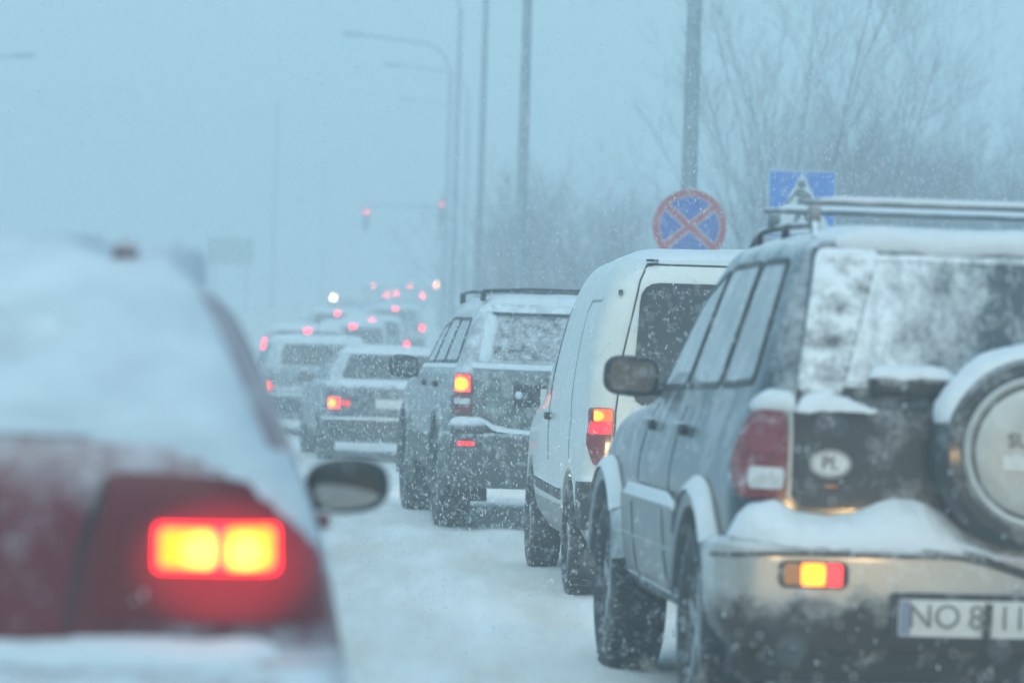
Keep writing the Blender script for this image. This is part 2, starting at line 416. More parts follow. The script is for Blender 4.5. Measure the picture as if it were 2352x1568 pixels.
def strip(P, pts, wid, out, inn=-.004, step=.04):
    """a narrow band following a line on a surface"""
    L = []; pts = [Vector(p) for p in pts]
    for a, b in zip(pts, pts[1:]):
        k = max(1, int((b - a).length / step)); L += [a + (b - a) * i / k for i in range(k)]
    L.append(pts[-1]); vs = []; fs = []
    for i, p in enumerate(L):
        t = (L[min(i + 1, len(L) - 1)] - L[max(i - 1, 0)]).normalized(); nrm = Vector((-t.y, t.x)) * wid / 2
        for q, e in ((p - nrm, inn), (p - nrm, out), (p + nrm, out), (p + nrm, inn)): vs.append(P(q.x, q.y, e))
    for i in range(len(L) - 1):
        for k in range(3): fs.append((i * 4 + k, i * 4 + k + 1, i * 4 + k + 5, i * 4 + k + 4))
    fs += [(0, 1, 2, 3), tuple(len(L) * 4 - 4 + k for k in (3, 2, 1, 0))]
    bm = bmesh.new(); V_ = [bm.verts.new(v) for v in vs]
    for f in fs: bm.faces.new([V_[i] for i in f])
    return bm_mesh(bm, True, 40)
def ledge_snow(x0, x1, top, bot, yin, yout, n=40, m_=10, lump=.01, seed=0):
    """snow bank lying on a ledge: outer foot at bot(x), rising to top(x) against the wall behind"""
    vs = []; fs = []
    for i in range(n + 1):
        x = x0 + (x1 - x0) * i / n; e = min(1, i / 3, (n - i) / 3) ** .5
        T, B = top(x), bot(x); Yi, Yo = yin(x), yout(x)
        for j in range(m_ + 1):
            f = j / m_; a = f * math.pi / 2
            y = Yo + (Yi - Yo) * (1 - math.cos(a)); z = B + (T - B) * math.sin(a) * e
            d = lump * math.sin(math.pi * min(1, f + .1)) * (nz(x, y, z + seed, 9) + .7 * nz(x, y, z + seed, 22) + .4 * nz(x, y, z + seed, 47))
            if f < .3: z -= (.3 - f) * .04 * max(-.2, nz(x, seed, 0, 13) + .5 * nz(x, seed, 0, 31))
            vs.append((x, y - abs(d) * .5 + d * .3, z + d))
    w_ = m_ + 1
    for i in range(n):
        for j in range(m_): fs.append((i * w_ + j, (i + 1) * w_ + j, (i + 1) * w_ + j + 1, i * w_ + j + 1))
    b = len(vs)
    for i in range(n + 1): vs.append((vs[i * w_][0], yin(vs[i * w_][0]), bot(vs[i * w_][0])))
    for i in range(n): fs.append((i * w_, b + i, b + i + 1, (i + 1) * w_)); fs.append((i * w_ + m_, (i + 1) * w_ + m_, b + i + 1, b + i))
    fs.append(tuple([j for j in range(w_)] + [b])); fs.append(tuple([b + n] + [n * w_ + j for j in range(w_ - 1, -1, -1)]))
    bm = bmesh.new(); V_ = [bm.verts.new(v) for v in vs]
    for f in fs:
        try: bm.faces.new([V_[i] for i in f])
        except ValueError: pass
    return bm_mesh(bm, True, 60)
def text_mesh(s, size, depth=.002):
    c = bpy.data.curves.new('t', 'FONT'); c.body = s; c.size = size; c.extrude = depth; c.align_x = 'CENTER'; c.align_y = 'CENTER'
    o = link(bpy.data.objects.new('t', c)); dg = bpy.context.evaluated_depsgraph_get()
    me = bpy.data.meshes.new_from_object(o.evaluated_get(dg)); bpy.data.objects.remove(o)
    me.transform(Matrix.Rotation(R(90), 4, 'X')); return me     # stands up, faces -Y

def wheel(parent, x, y, r_, wid, steer=0.0, tread=False, g=None, rim_mat=None, squash=.012):
    """tyre with lugs, rim with spokes; x is the wheel's outer face, its sign tells the side"""
    g = g or (1 if x > 0 else -1)
    cx = x - g * wid / 2; c = (0, 0, 0)
    n = 84 if tread else 40
    prof = [(-wid * .36, r_ * .64), (-wid * .47, r_ * .72), (-wid * .5, r_ * .84), (-wid * .46, r_ * .94), (-wid * .40, r_ * .985), (-wid * .2, r_), (0, r_ * 1.003), (wid * .2, r_), (wid * .40, r_ * .985), (wid * .46, r_ * .94), (wid * .5, r_ * .84), (wid * .47, r_ * .72), (wid * .36, r_ * .64)]
    mb = MB().lathe([(a, b) for a, b in prof], n, 'X', c)
    if tread:
        for k in range(n // 2):
            for j, ax in enumerate((-.37, -.2, -.02, .16, .33)):
                t = 2 * math.pi * (2 * k + (j % 2)) / n
                rot = Matrix.Rotation(t, 3, 'X') @ Matrix.Rotation(.35 * (1 if j < 2 else -1), 3, 'Z')
                p = Matrix.Rotation(t, 3, 'X') @ Vector((ax * wid, 0, r_ * (.997 if abs(ax) < .3 else .985) + .004))
                mb.box(p, (wid * .145, r_ * .075, .018), rot)
    else:
        for k in range(n):
            t = 2 * math.pi * k / n
            for ax in (-.3, .02, .32):
                p = Matrix.Rotation(t + ax * .1, 3, 'X') @ Vector((ax * wid, 0, r_ + .001)); mb.box(p, (wid * .24, r_ * .075, .010), Matrix.Rotation(t, 3, 'X'))
    o = mb.build('tyre', tyre_m, parent); o.location = (cx, y, r_ - squash); o.rotation_euler = (0, 0, steer)
    rb = MB().lathe([(-g * wid * .3, .05), (-g * wid * .3, r_ * .62), (g * wid * .30, r_ * .64), (g * wid * .36, r_ * .65), (g * wid * .36, r_ * .60), (g * wid * .24, r_ * .56), (g * wid * .2, r_ * .1)], 40)
    for k in range(5):
        t = 2 * math.pi * k / 5; p = Matrix.Rotation(t, 3, 'X') @ Vector((g * wid * .30, 0, r_ * .33))
        rb.box(p, (.03, r_ * .16, r_ * .56), Matrix.Rotation(t, 3, 'X'), .004)
    rb.lathe([(g * wid * .2, .045), (g * wid * .36, .04), (g * wid * .37, .02)], 20)
    ro = rb.build('rim', rim_mat or rim_m, o)
    return o
def spot(parent, name, loc, direction, energy, col=(1, .78, .48), size=62, blend=.9):
    l = bpy.data.lights.new(name, 'SPOT'); l.energy = energy; l.color = col; l.spot_size = R(size); l.spot_blend = blend; l.shadow_soft_size = .07
    o = link(bpy.data.objects.new(name, l)); o.location = loc
    o.rotation_euler = Vector(direction).to_track_quat('-Z', 'Y').to_euler(); o.parent = parent; return o
def mirror_pair(root, sh, y, z, body_m, size=(.20, .15), gap=.05, only=None, glass_m=None, round_=.62, shape=None):
    for g in ((-1, 1) if only is None else (only,)):
        b = sh.side(y, z, 0, g) ; cx = b.x + g * (gap + size[0] / 2)
        bm = bmesh.new(); bmesh.ops.create_uvsphere(bm, u_segments=24, v_segments=16, radius=1)
        for v in bm.verts:
            e = round_; f = lambda q: math.copysign(abs(q) ** e, q)
            x_, y_, z_ = f(v.co.x), v.co.y, f(v.co.z)
            v.co = Vector((x_ * size[0] / 2, (y_ if y_ > 0 else y_ * .35) * .10, z_ * size[1] / 2))
        h = obj('mirror_housing', bm_mesh(bm), body_m, root); h.location = (cx, y, z); h.rotation_euler = (0, g * -.06, 0)
        P = lambda u, q, e: Vector((u, -.036 - e, q))
        gl = panel('mirror_glass', P, roundpoly([(g * u * size[0], q * size[1]) for u, q in shape] if shape else rect(-size[0] * .40, size[0] * .40, -size[1] * .36, size[1] * .36), size[1] * .22), glass_m, h, .002, -.004)
        arm = MB().tube([(b.x - g * .03, y + .02, z - size[1] * .30), (b.x + g * (gap + .05), y + .03, z - size[1] * .32)], [.028, .022], 8).build('mirror_arm', black_plastic, root)

glass_snow = dusted('glass dusted with snow', (.03, .036, .042), .2, amount=.14, scale=9, soft=.25, up=.3, spec=.6)
glass_side = dusted('frosted side glass', (.05, .06, .068), .10, amount=.26, scale=5, soft=.4, up=.25, spec=.8)
mirror_m = dusted('fogged mirror glass', (.08, .09, .10), .22, metal=.6, amount=.14, scale=10, soft=.3)
# ------------------------------------------------------------------ the silver and blue off-roader
def flare(g, y, z, ri, ro, x0, x1, a0=-12, a1=192, n=36):
    prof = [(x0, ro + .03), (x0 + (x1 - x0) * .55, ro + .012), (x1, ro - .012), (x1 + .004, (ri + ro) / 2), (x1 - .004, ri), (x0 - .02, ri)]
    vs = []; fs = []; m_ = len(prof)
    for k in range(n + 1):
        t = R(a0 + (a1 - a0) * k / n)
        for x, r_ in prof: vs.append((g * x, y + r_ * math.cos(t), z + r_ * math.sin(t)))
    for k in range(n):
        for j in range(m_ - 1): fs.append((k * m_ + j, k * m_ + j + 1, (k + 1) * m_ + j + 1, (k + 1) * m_ + j))
    fs += [tuple(range(m_)), tuple(n * m_ + j for j in range(m_))]
    bm = bmesh.new(); V_ = [bm.verts.new(v) for v in vs]
    for f in fs: bm.faces.new([V_[i] for i in f])
    return bm_mesh(bm, True, 40)
def arc_snow(P, a0, a1, n, wid, hgt, m_=8, seed=0, lump=.3):
    """snow lying along a curved top; P(angle deg, across -1..1, height)"""
    vs = []; fs = []
    for k in range(n + 1):
        t = a0 + (a1 - a0) * k / n; e = min(1, k / 4, (n - k) / 4) ** .5
        for j in range(m_ + 1):
            u = -1 + 2 * j / m_; h_ = hgt * e * max(0, 1 - u * u) ** .5 * (1 + lump * nz(t * .06, u, seed, 1.7)) - .004
            vs.append(P(t, u * wid, h_))
    for k in range(n):
        for j in range(m_): fs.append((k * (m_ + 1) + j, k * (m_ + 1) + j + 1, (k + 1) * (m_ + 1) + j + 1, (k + 1) * (m_ + 1) + j))
    bm = bmesh.new(); V_ = [bm.verts.new(v) for v in vs]
    for f in fs: bm.faces.new([V_[i] for i in f])
    return bm_mesh(bm)

blue_paint = dusted('dark blue paint', (.020, .045, .062), .34, metal=.3, coat=.45, amount=.05, scale=4, soft=.25, up=.5)
silver_clad = dusted('silver cladding', (.13, .15, .155), .40, metal=.35, coat=.2, amount=.16, scale=7, soft=.25, up=.6, dirt=(.36, .12, (.05, .045, .04)))
bumper_clad = dusted('silver bumper', (.36, .36, .34), .36, metal=.25, coat=.3, amount=.13, scale=6, soft=.25, up=.3, dirt=(.47, .05, (.042, .032, .027)))
gate_dark = dusted('dirty dark tailgate', (.020, .026, .031), .5, coat=.1, amount=.15, scale=8, soft=.3, up=.3)
gate_snowy = dusted('tailgate crusted with snow', (.05, .06, .065), .5, amount=.47, scale=12, soft=.15, up=.3, stretch=(.8, 1, 1.4))
win_rear = dusted('rear glass half cleared', (.07, .09, .10), .25, amount=.15, scale=10, soft=.22, up=.2, spec=.5, stretch=(1.5, 1, .8), grad=('X', .06, -.42, .36))
cover_cream = dusted('pale wheel cover', (.42, .41, .37), .4, amount=.15, scale=6, soft=.4)

rack_m = dusted('grey roof bars', (.16, .175, .18), .5, metal=.3, amount=.2, scale=10, soft=.3, up=.4)
def build_suv():
    root = thing('off_road_car', 'blue and silver off-road car with spare wheel on its snowy tailgate, nearest on the right', 'car', (1.533, 12.435, 0), R(5.4))
    sh = Shell([(.34, .22, 3.94, .70, .10, .25, .02, .0), (.46, .16, 4.02, .78, .12, .28, .03, .02), (.62, .15, 4.05, .80, .13, .30, .035, .025), (.80, .15, 4.04, .81, .14, .32, .035, .03),
                (.93, .16, 3.98, .79, .14, .35, .045, .03), (1.01, .165, 3.70, .768, .14, .35, .05, .03), (1.08, .17, 2.98, .742, .14, .25, .05, .03), (1.17, .19, 2.82, .715, .14, .2, .045, .03),
                (1.36, .235, 2.55, .655, .12, .18, .04, .03), (1.54, .29, 2.28, .595, .11, .16, .04, .03), (1.62, .325, 2.10, .56, .10, .15, .04, .03), (1.655, .40, 2.0, .49, .12, .2, .03, .03), (1.673, .55, 1.85, .37, .15, .2, .03, .02), (1.68, .85, 1.6, .2, .15, .15, .02, .01)])
    AX = (.85, 3.33)
    obj('body', sh.mesh([(g * .85, a, .345, .425) for g in (-1, 1) for a in AX], .28), blue_paint, root)
    # inner wheel wells so that nothing is hollow behind the tyres
    MB().box((0, 2.1, .42), (1.16, 3.5, .22), None, .03).build('underbody', under_dirty, root)
    for g in (-1, 1):
        for i, a in enumerate(AX):
            fl = obj('wheel_flare', flare(g, a, .345, .400, .462, .785, .848, 14, 166), silver_clad, root)
            obj('flare_snow', arc_snow(lambda t, u, h_: Vector((g * (.80 + .03 * (1 + u / .045)) , a + (.478 + h_ - .02 * (u / .045)) * math.cos(R(t)), .345 + (.478 + h_ - .02 * (u / .045)) * math.sin(R(t)))), 40, 140, 30, .045, .02, seed=i), snow_m, fl)
            wheel(root, g * .835, a, .345, .225, tread=True)
        # door-height cladding between the wheels with its snow ledge
        P = lambda u, q, e: sh.side(u, q, e, g)
        cl = panel('side_cladding', P, roundpoly(rect(1.36, 2.86, .37, .72), .03), silver_clad, root, .030, -.01, .08)
        obj('ledge_snow', arc_snow(lambda t, u, h_: P(t, .722 + h_ * .8, .012 + u), 1.40, 2.82, 40, .014, .045, seed=3 + g, lump=.9), snow_m, cl)
        for y in (1.62, 2.50):
            obj('door_edge', strip(P, [(y, .39), (y, .70)], .018, .036), chrome, cl)
            obj('door_gap', strip(P, [(y + .02, .73), (y + .02, 1.07)], .008, .0025), black_plastic, root)
        obj('sill_line', strip(P, [(1.34, .40), (2.88, .42)], .02, .034), dark_dirty, cl)
        obj('rub_strip', strip(P, [(1.38, .565), (2.84, .565)], .014, .0345), silver_clad, cl)
        # side windows
        for poly in ([(.40, 1.17), (.98, 1.15), (.98, 1.57), (.52, 1.57)], [(1.05, 1.15), (1.78, 1.135), (1.72, 1.565), (1.05, 1.57)], [(1.85, 1.135), (2.62, 1.125), (2.24, 1.46), (1.79, 1.56)]):
            wd = panel('side_window', P, roundpoly(poly, .05), glass_side, root, .004, -.006, .07)
            pl = roundpoly(poly, .05); obj('window_seal', strip(P, pl + [pl[0]], .022, .007), black_plastic, wd)
        for y in (1.60, 2.44):
            MB().box(P(y - .10, .985, .022), (.03, .16, .045), None, .01).build('door_handle', blue_paint, root)
    # bumper wrapped round the tail
    bp = Shell([(.33, .06, .44, .80, .10, .02, 0, .02), (.40, .012, .44, .845, .12, .02, 0, .03), (.52, .0, .44, .862, .13, .02, 0, .035), (.632, .0, .44, .862, .13, .02, 0, .035), (.655, .008, .44, .858, .12, .02, 0, .035), (.668, .03, .44, .84, .12, .02, 0, .035)], 3)
    bo = obj('rear_bumper', bp.mesh(), bumper_clad, root)
    obj('bumper_lip', strip(bp.rear, [(-.99, .618), (-.62, .632), (-.1, .632), (0, .612), (.12, .575), (.3, .570)], .012, .005), dark_dirty, bo)
    obj('bumper_step', strip(bp.rear, [(-.60, .648), (-.1, .648), (0, .628), (.12, .590)], .016, .004), dark_dirty, bo)
    MB().box((-.02, .20, .30), (1.36, .22, .16), None, .05).build('valance', under_dirty, root)
    MB().box((-.60, .30, .30), (.36, .20, .17), Matrix.Rotation(.2, 3, 'X'), .05).build('mud_flap', under_dirty, root)
    # lamps in the bumper: lit on the left
    for g in (-1, 1):
        x0, x1 = -.672, -.448
        bz = panel('lamp_bezel', bp.rear, roundpoly(rect(min(-g * x0, -g * x1), max(-g * x0, -g * x1), .525, .612), .03), dark_dirty, bo, .008, -.01)
        L = lambda a, b: (min(-g * a, -g * b), max(-g * a, -g * b))
        panel('amber_lens', bp.rear, roundpoly(rect(*L(-.655, -.600), .536, .602), .012), lens_amber, bz, .014, -.006)
        panel('brake_lens', bp.rear, roundpoly(rect(*L(-.598, -.524), .534, .603), .006), lit_lens('suv brake lens %d' % g, YEL, (1, .16, .0), 6, 3.2, ('X', 'Z'), (g * .562, .570), (.06, .05)), bz, .016, -.006)
        panel('fog_lens', bp.rear, roundpoly(rect(*L(-.522, -.470), .534, .603), .008), glow('suv red lens %d' % g, RED, 2.2), bz, .014, -.006)
    # plate
    pb = panel('plate_holder', bp.rear, roundpoly(rect(-.315, .245, .372, .522), .012), dark_dirty, bo, .022, -.01)
    pl = panel('number_plate', bp.rear, roundpoly(rect(-.288, .22, .392, .500), .008), plate_white, pb, .026, .01)
    panel('plate_band', bp.rear, rect(-.285, -.250, .396, .496), plate_blue, pl, .0275, .02)
    for s_, x in (('NO', -.175), ('8', -.04), ('1', .05), ('1', .10), ('1', .15)):
        t = obj('lettering', text_mesh(s_, .108), plate_faded, pl); t.location = bp.rear(x, .446, .0285)
    MB().box(bp.rear(-.005, .435, .034), (.026, .012, .125), Matrix.Rotation(.05, 3, 'Y'), .004).build('strap', under_dirty, pb)
    # snow bank on the bumper
    def top(x): return np.interp(x, [-.82, -.74, -.66, -.60, -.50, -.42, -.34, -.28, -.20, -.13, -.05, .1, .7], [.70, .785, .80, .765, .752, .765, .80, .818, .81, .775, .72, .68, .67])
    obj('bumper_snow', ledge_snow(-.81, .35, lambda x: float(top(x)), lambda x: float(np.interp(x, [-.8, -.6, -.1, .1, .4], [.675, .652, .655, .625, .64])), lambda x: .19 + .03 * (x / .8) ** 2, lambda x: -.004 + .035 * (x / .8) ** 2 + .16 * max(0, (abs(x) - .62) / .2) ** 2, 110, 14, .020), snow_m, bo)
    # tail lamps on the corners
    for g in (-1, 1):
        P = lambda u, q, e: sh.rear(g * u, q, e)
        tl = panel('tail_lamp', P, roundpoly([(.642, .80), (.79, .80), (.845, .90), (.81, 1.01), (.75, 1.075), (.645, 1.075)], .02), lens_snowy, root, .022, -.01, .03)
        panel('reverse_lens', P, roundpoly(rect(.655, .755, .83, .895), .012), lens_clear, tl, .026, .01, .03)
        panel('reflector_lens', P, ell(.72, .985, .055, .05, 16), lens_dark, tl, .027, .01, .03)
        obj('lamp_trim', strip(P, [(.634, .80), (.634, 1.10)], .014, .016), bumper_clad, tl)
        panel('lamp_snow', P, roundpoly([(.60, 1.07), (.77, 1.065), (.80, 1.09), (.71, 1.15), (.62, 1.14)], .02), snow_m, tl, .006, -.01, .02, lambda u, q: .032 + .012 * nz(u, q, 0, 30), .03)
    # tailgate
    tg = panel('tailgate', sh.rear, roundpoly([(-.62, .772), (.62, .772), (.62, 1.10), (.545, 1.62), (-.54, 1.62), (-.618, 1.10)], .05), gate_dark, root, .014, -.01, .06)
    obj('gate_edge', strip(sh.rear, [(-.615, .80), (-.615, 1.08), (-.535, 1.6)], .012, .018), black_plastic, tg)
    cr = panel('snow_crust', sh.rear, roundpoly([(-.615, 1.125), (-.47, 1.12), (-.33, 1.60), (-.53, 1.60)], .03), gate_snowy, tg, .020, -.004, .015, lambda u, q: .006 + .010 * nz(u, q, 0, 16) + .006 * nz(u, q, 1, 40), .03)
    wn = panel('rear_window', sh.rear, roundpoly([(-.50, 1.165), (.50, 1.165), (.44, 1.575), (-.43, 1.575)], .06), win_rear, tg, .020, -.004, .05)
    seal = roundpoly([(-.50, 1.165), (.50, 1.165), (.44, 1.575), (-.43, 1.575)], .06); obj('window_seal', strip(sh.rear, seal + [seal[0]], .02, .023), gate_snowy, wn)
    # lamp housing above the wheel and the snow shelf under the glass
    hb = MB().box((-.235, .165, 1.17), (.27, .07, .062), None, .018).build('lamp_housing', dark_dirty, tg)
    obj('housing_snow', ledge_snow(-.375, -.09, lambda x: 1.236 + .008 * nz(x, 0, 0, 20), lambda x: 1.195, lambda x: .20, lambda x: .118, 24, 8, .006), snow_m, hb)
    obj('shelf_snow', ledge_snow(-.605, -.345, lambda x: float(np.interp(x, [-.6, -.5, -.35], [1.135, 1.15, 1.10])), lambda x: 1.082 + .008 * nz(x, 0, 0, 12), lambda x: .20, lambda x: .132, 24, 8, .012, 3), snow_m, tg)
    obj('gate_ridge', strip(sh.rear, [(-.60, 1.108), (.58, 1.108)], .02, .024), gate_dark, tg)
    # oval country sticker and maker's badge
    stk = panel('oval_sticker', sh.rear, ell(-.502, .914, .068, .045, 32), plate_white, tg, .0165, .01, .02)
    t = obj('lettering', text_mesh('PL', .062), plate_black, stk); t.location = sh.rear(-.502, .914, .019)
    obj('sticker_rim', strip(sh.rear, ell(-.502, .914, .062, .039, 32) + [(-.44, .914)], .004, .018), plate_black, stk)
    MB().box(sh.rear(-.497, .842, .018), (.045, .006, .012), None, .002).build('reflector', lens_amber, tg)
    # spare wheel with cover
    SC = Vector((.125, 0, .975))
    sw = MB().lathe([(-.085, .215), (-.105, .25), (-.10, .284), (-.075, .306), (-.02, .314), (.05, .314), (.09, .305), (.12, .28), (.13, .20)], 64, 'Y', SC).build('spare_wheel', gate_dark, root)
    sw.name = 'spare_wheel'
    cv = MB().lathe([(-.075, .242), (-.106, .240), (-.118, .232), (-.112, .218), (-.104, .212), (-.116, .200), (-.128, .15), (-.134, .05), (-.134, .0005)], 64, 'Y', SC).build('wheel_cover', cover_cream, sw)
    MB().lathe([(-.112, .207), (-.1125, .2165), (-.1, .2165), (-.1, .207)], 64, 'Y', SC).build('cover_groove', gate_dark, cv)
    t = obj('lettering', text_mesh('SUZUKI', .062, .002), plate_black, cv); t.location = (SC.x, -.1345, SC.z + .035)
    MB().box((SC.x, -.133, SC.z - .035), (.24, .006, .045), None, .002).build('cover_stripe', plate_white, cv)
    MB().tube([(SC.x, -.02, SC.z), (SC.x, .19, SC.z)], .09, 16).build('wheel_carrier', black_plastic, sw)
    obj('wheel_snow', arc_snow(lambda t, u, h_: Vector((SC.x + (.311 - .9 * u * u + h_) * math.cos(R(t)), .012 + u, SC.z + (.311 - .9 * u * u + h_) * math.sin(R(t)))), 28, 166, 44, .10, .034, 10, 2, .35), snow_m, sw)
    # roof: snow, rails, cross bars
    obj('roof_snow', sh.snow_top(1.635, .025, .04, .008, 3), snow_m, root)
    # overhanging roll of snow at the rear edge of the roof
    rs = []
    for i in range(41):
        x = -.46 + .92 * i / 40; rs.append((x, .335 + .03 * (x / .55) ** 2 + .01 * nz(x, 0, 0, 6), 1.632 + .012 * nz(x, 1, 0, 5)))
    MB().tube(rs, [(.050 + .010 * nz(i * .2, 3, 0, 2)) * min(1, (i + 1) / 5, (41 - i) / 5) ** .5 for i in range(41)], 12).build('snow_roll', snow_m, root)
    for g in (-1, 1):
        rl = MB().tube([(g * .50, .50, 1.645), (g * .49, .58, 1.695), (g * .485, 1.2, 1.705), (g * .48, 1.8, 1.70), (g * .485, 1.95, 1.645)], .012, 10).build('roof_rail', dark_dirty, root)
        for y in (.60, 1.2, 1.78): MB().box((g * .487, y, 1.67), (.022, .06, .06), None, .006).build('rail_foot', dark_dirty, rl)
    for y in (.62, 1.45):
        cb = MB().box((0, y, 1.768), (1.05, .045, .019), None, .008).build('cross_bar', rack_m, root)
        obj('bar_snow', arc_snow(lambda t, u, h_: Vector((t, y + u, 1.780 + h_)), -.49, .49, 40, .022, .014, 6, 5), snow_m, cb)
        for g in (-1, 1): MB().box((g * .487, y, 1.73), (.04, .05, .06), None, .01).build('bar_clamp', rack_m, cb)
    mirror_pair(root, sh, 2.62, 1.165, black_plastic, (.215, .155), .03, None, mirror_m)
    # front lamps throw their light on the van ahead
    for g in (-1, 1):
        hl = MB().box((g * .60, 3.99, .76), (.26, .08, .15), None, .03).build('headlight', glow('suv headlight %d' % g, (1, .86, .6), 4), root)
        spot(hl, 'headlight_beam', (g * .60, 4.06, .76), (0, 1, -.02), 55)
    return root
suv = build_suv()

# ------------------------------------------------------------------ white van
van_white = dusted('white van paint', (.60, .62, .58), .35, coat=.5, amount=.12, scale=5, soft=.5, up=.45)
van_dirty = dusted('road film on white', (.30, .29, .27), .6, amount=.2, scale=9, soft=.2, up=.1, stretch=(1, 1, .5))
van_glass = dusted('van rear glass', (.030, .034, .036), .25, amount=.08, scale=22, soft=.22, fine=.2, up=.1)
def build_van():
    root = thing('panel_van', 'white panel van with one dark rear window, second in the right queue', 'van', (1.175, 19.80, 0), R(4.3))
    sh = Shell([(.24, .12, 3.85, .70, .10, .2, .02, .01), (.36, .03, 3.98, .79, .12, .3, .03, .02), (.48, .0, 4.02, .815, .12, .35, .04, .03), (.60, .0, 4.02, .82, .11, .4, .05, .03), (.64, .035, 4.0, .82, .10, .4, .05, .03),
                (.80, .035, 3.95, .825, .10, .4, .07, .03), (.90, .04, 3.75, .822, .10, .4, .10, .03), (.98, .045, 3.2, .818, .10, .3, .10, .03), (1.08, .05, 2.95, .81, .10, .25, .10, .03), (1.3, .07, 2.6, .775, .11, .22, .09, .03), (1.5, .10, 2.28, .73, .13, .2, .08, .03),
                (1.63, .135, 2.05, .685, .16, .2, .07, .03), (1.71, .18, 1.9, .625, .20, .2, .06, .03), (1.755, .25, 1.75, .53, .22, .2, .05, .03), (1.78, .38, 1.6, .40, .2, .2, .04, .02), (1.788, .65, 1.3, .2, .15, .15, .02, .01)])
    obj('body', sh.mesh([(g * .84, a, .29, .36) for g in (-1, 1) for a in (.72, 3.2)], .24), van_white, root)
    MB().box((0, 2.0, .34), (1.1, 3.5, .2), None, .03).build('underbody', under_dirty, root)
    for g in (-1, 1):
        for a in (.72, 3.2): wheel(root, g * .815, a, .295, .18)
        P = lambda u, q, e: sh.side(u, q, e, g)
        obj('rub_strip', strip(P, [(1.1, .50), (2.8, .52)], .06, .012), dark_dirty, root)
        panel('lower_dirt_panel', P, roundpoly(rect(1.12, 2.80, .27, .44), .02), van_dirty, root, .003)
        obj('side_groove', strip(P, [(.25, 1.52), (.62, 1.52), (.70, 1.46), (.70, .70)], .012, .0025), van_dirty, root)
        obj('door_gap', strip(P, [(1.85, .66), (1.85, 1.5)], .008, .0025), black_plastic, root)
        panel('cab_window', P, roundpoly([(1.92, 1.02), (2.62, 1.0), (2.25, 1.42), (1.92, 1.46)], .05), glass_side, root, .004)
        MB().box(P(1.80, .90, .015), (.03, .14, .04), None, .01).build('door_handle', black_plastic, root)
        # tail lamp: lit brake light above, dark lens below
        Q = lambda u, q, e: sh.rear(g * u, q, e)
        tl = panel('tail_lamp', Q, roundpoly([(.688, .70), (.76, .68), (.815, .80), (.822, .975), (.685, .975)], .025), lens_snowy, root, .012, -.01, .03)
        panel('brake_lens', Q, roundpoly(rect(.692, .782, .905, .968), .01), lit_lens('van brake %d' % g, YEL, (1, .06, .0), 6, 2.4, ('X', 'Z'), (g * .742, .935), (.055, .034)), tl, .016, 0, .02)
        panel('tail_lens', Q, roundpoly(rect(.690, .805, .842, .903), .01), glow('van red lens %d' % g, RED, 1.3), tl, .015, 0, .02)
    tg = panel('tailgate', sh.rear, roundpoly([(-.668, .66), (.668, .66), (.672, .95), (.635, 1.25), (.52, 1.70), (-.52, 1.70), (-.635, 1.25), (-.672, .95)], .06), van_white, root, .006, -.01, .06)
    gp = [(-.672, .66), (-.676, .95), (-.639, 1.25), (-.545, 1.62), (-.50, 1.705), (.50, 1.705), (.545, 1.62), (.639, 1.25), (.676, .95), (.672, .66)]
    obj('gate_gap', strip(sh.rear, gp, .009, .0075), black_plastic, tg)
    poly = [(-.585, 1.0), (.585, 1.0), (.53, 1.60), (-.53, 1.60)]
    wn = panel('rear_window', sh.rear, roundpoly(poly, .09), van_glass, tg, .012, -.004, .06)
    pl = roundpoly(poly, .09); obj('window_seal', strip(sh.rear, pl + [pl[0]], .022, .014), black_plastic, wn)
    panel('wiper_snow', sh.rear, ell(-.19, 1.50, .03, .035, 14), snow_m, wn, .012, 0, .02, lambda u, q: .02, .02)
    MB().box(sh.rear(-.645, 1.56, .012), (.02, .02, .03), None, .004).build('hinge', dark_dirty, tg)
    for g in (-1, 1): MB().box((g * .46, .19, 1.732), (.06, .05, .015), None, .005).build('hinge', dark_dirty, root)
    panel('bumper_band', sh.rear, roundpoly(rect(-.99, .99, .36, .60), .03), dark_dirty, root, .014, -.01, .06)
    panel('lower_dirt_panel', sh.rear, roundpoly(rect(-.95, .95, .26, .355), .02), van_dirty, root, .006, -.01, .06)
    panel('number_plate', sh.rear, rect(-.26, .26, .70, .81), plate_white, tg, .012, 0)
    for g in (-1, 1): MB().box((g * .66, .42, .24), (.2, .02, .26), None, .008).build('mud_flap', under_dirty, root)
    obj('roof_snow', sh.snow_top(1.735, .022, .03, .006, 8), snow_m, root)
    for g in (-1, 1):
        hl = MB().box((g * .58, 3.93, .72), (.26, .10, .2), None, .03).build('headlight', glow('van headlight %d' % g, (1, .86, .6), 3), root)
    return root
van = build_van()

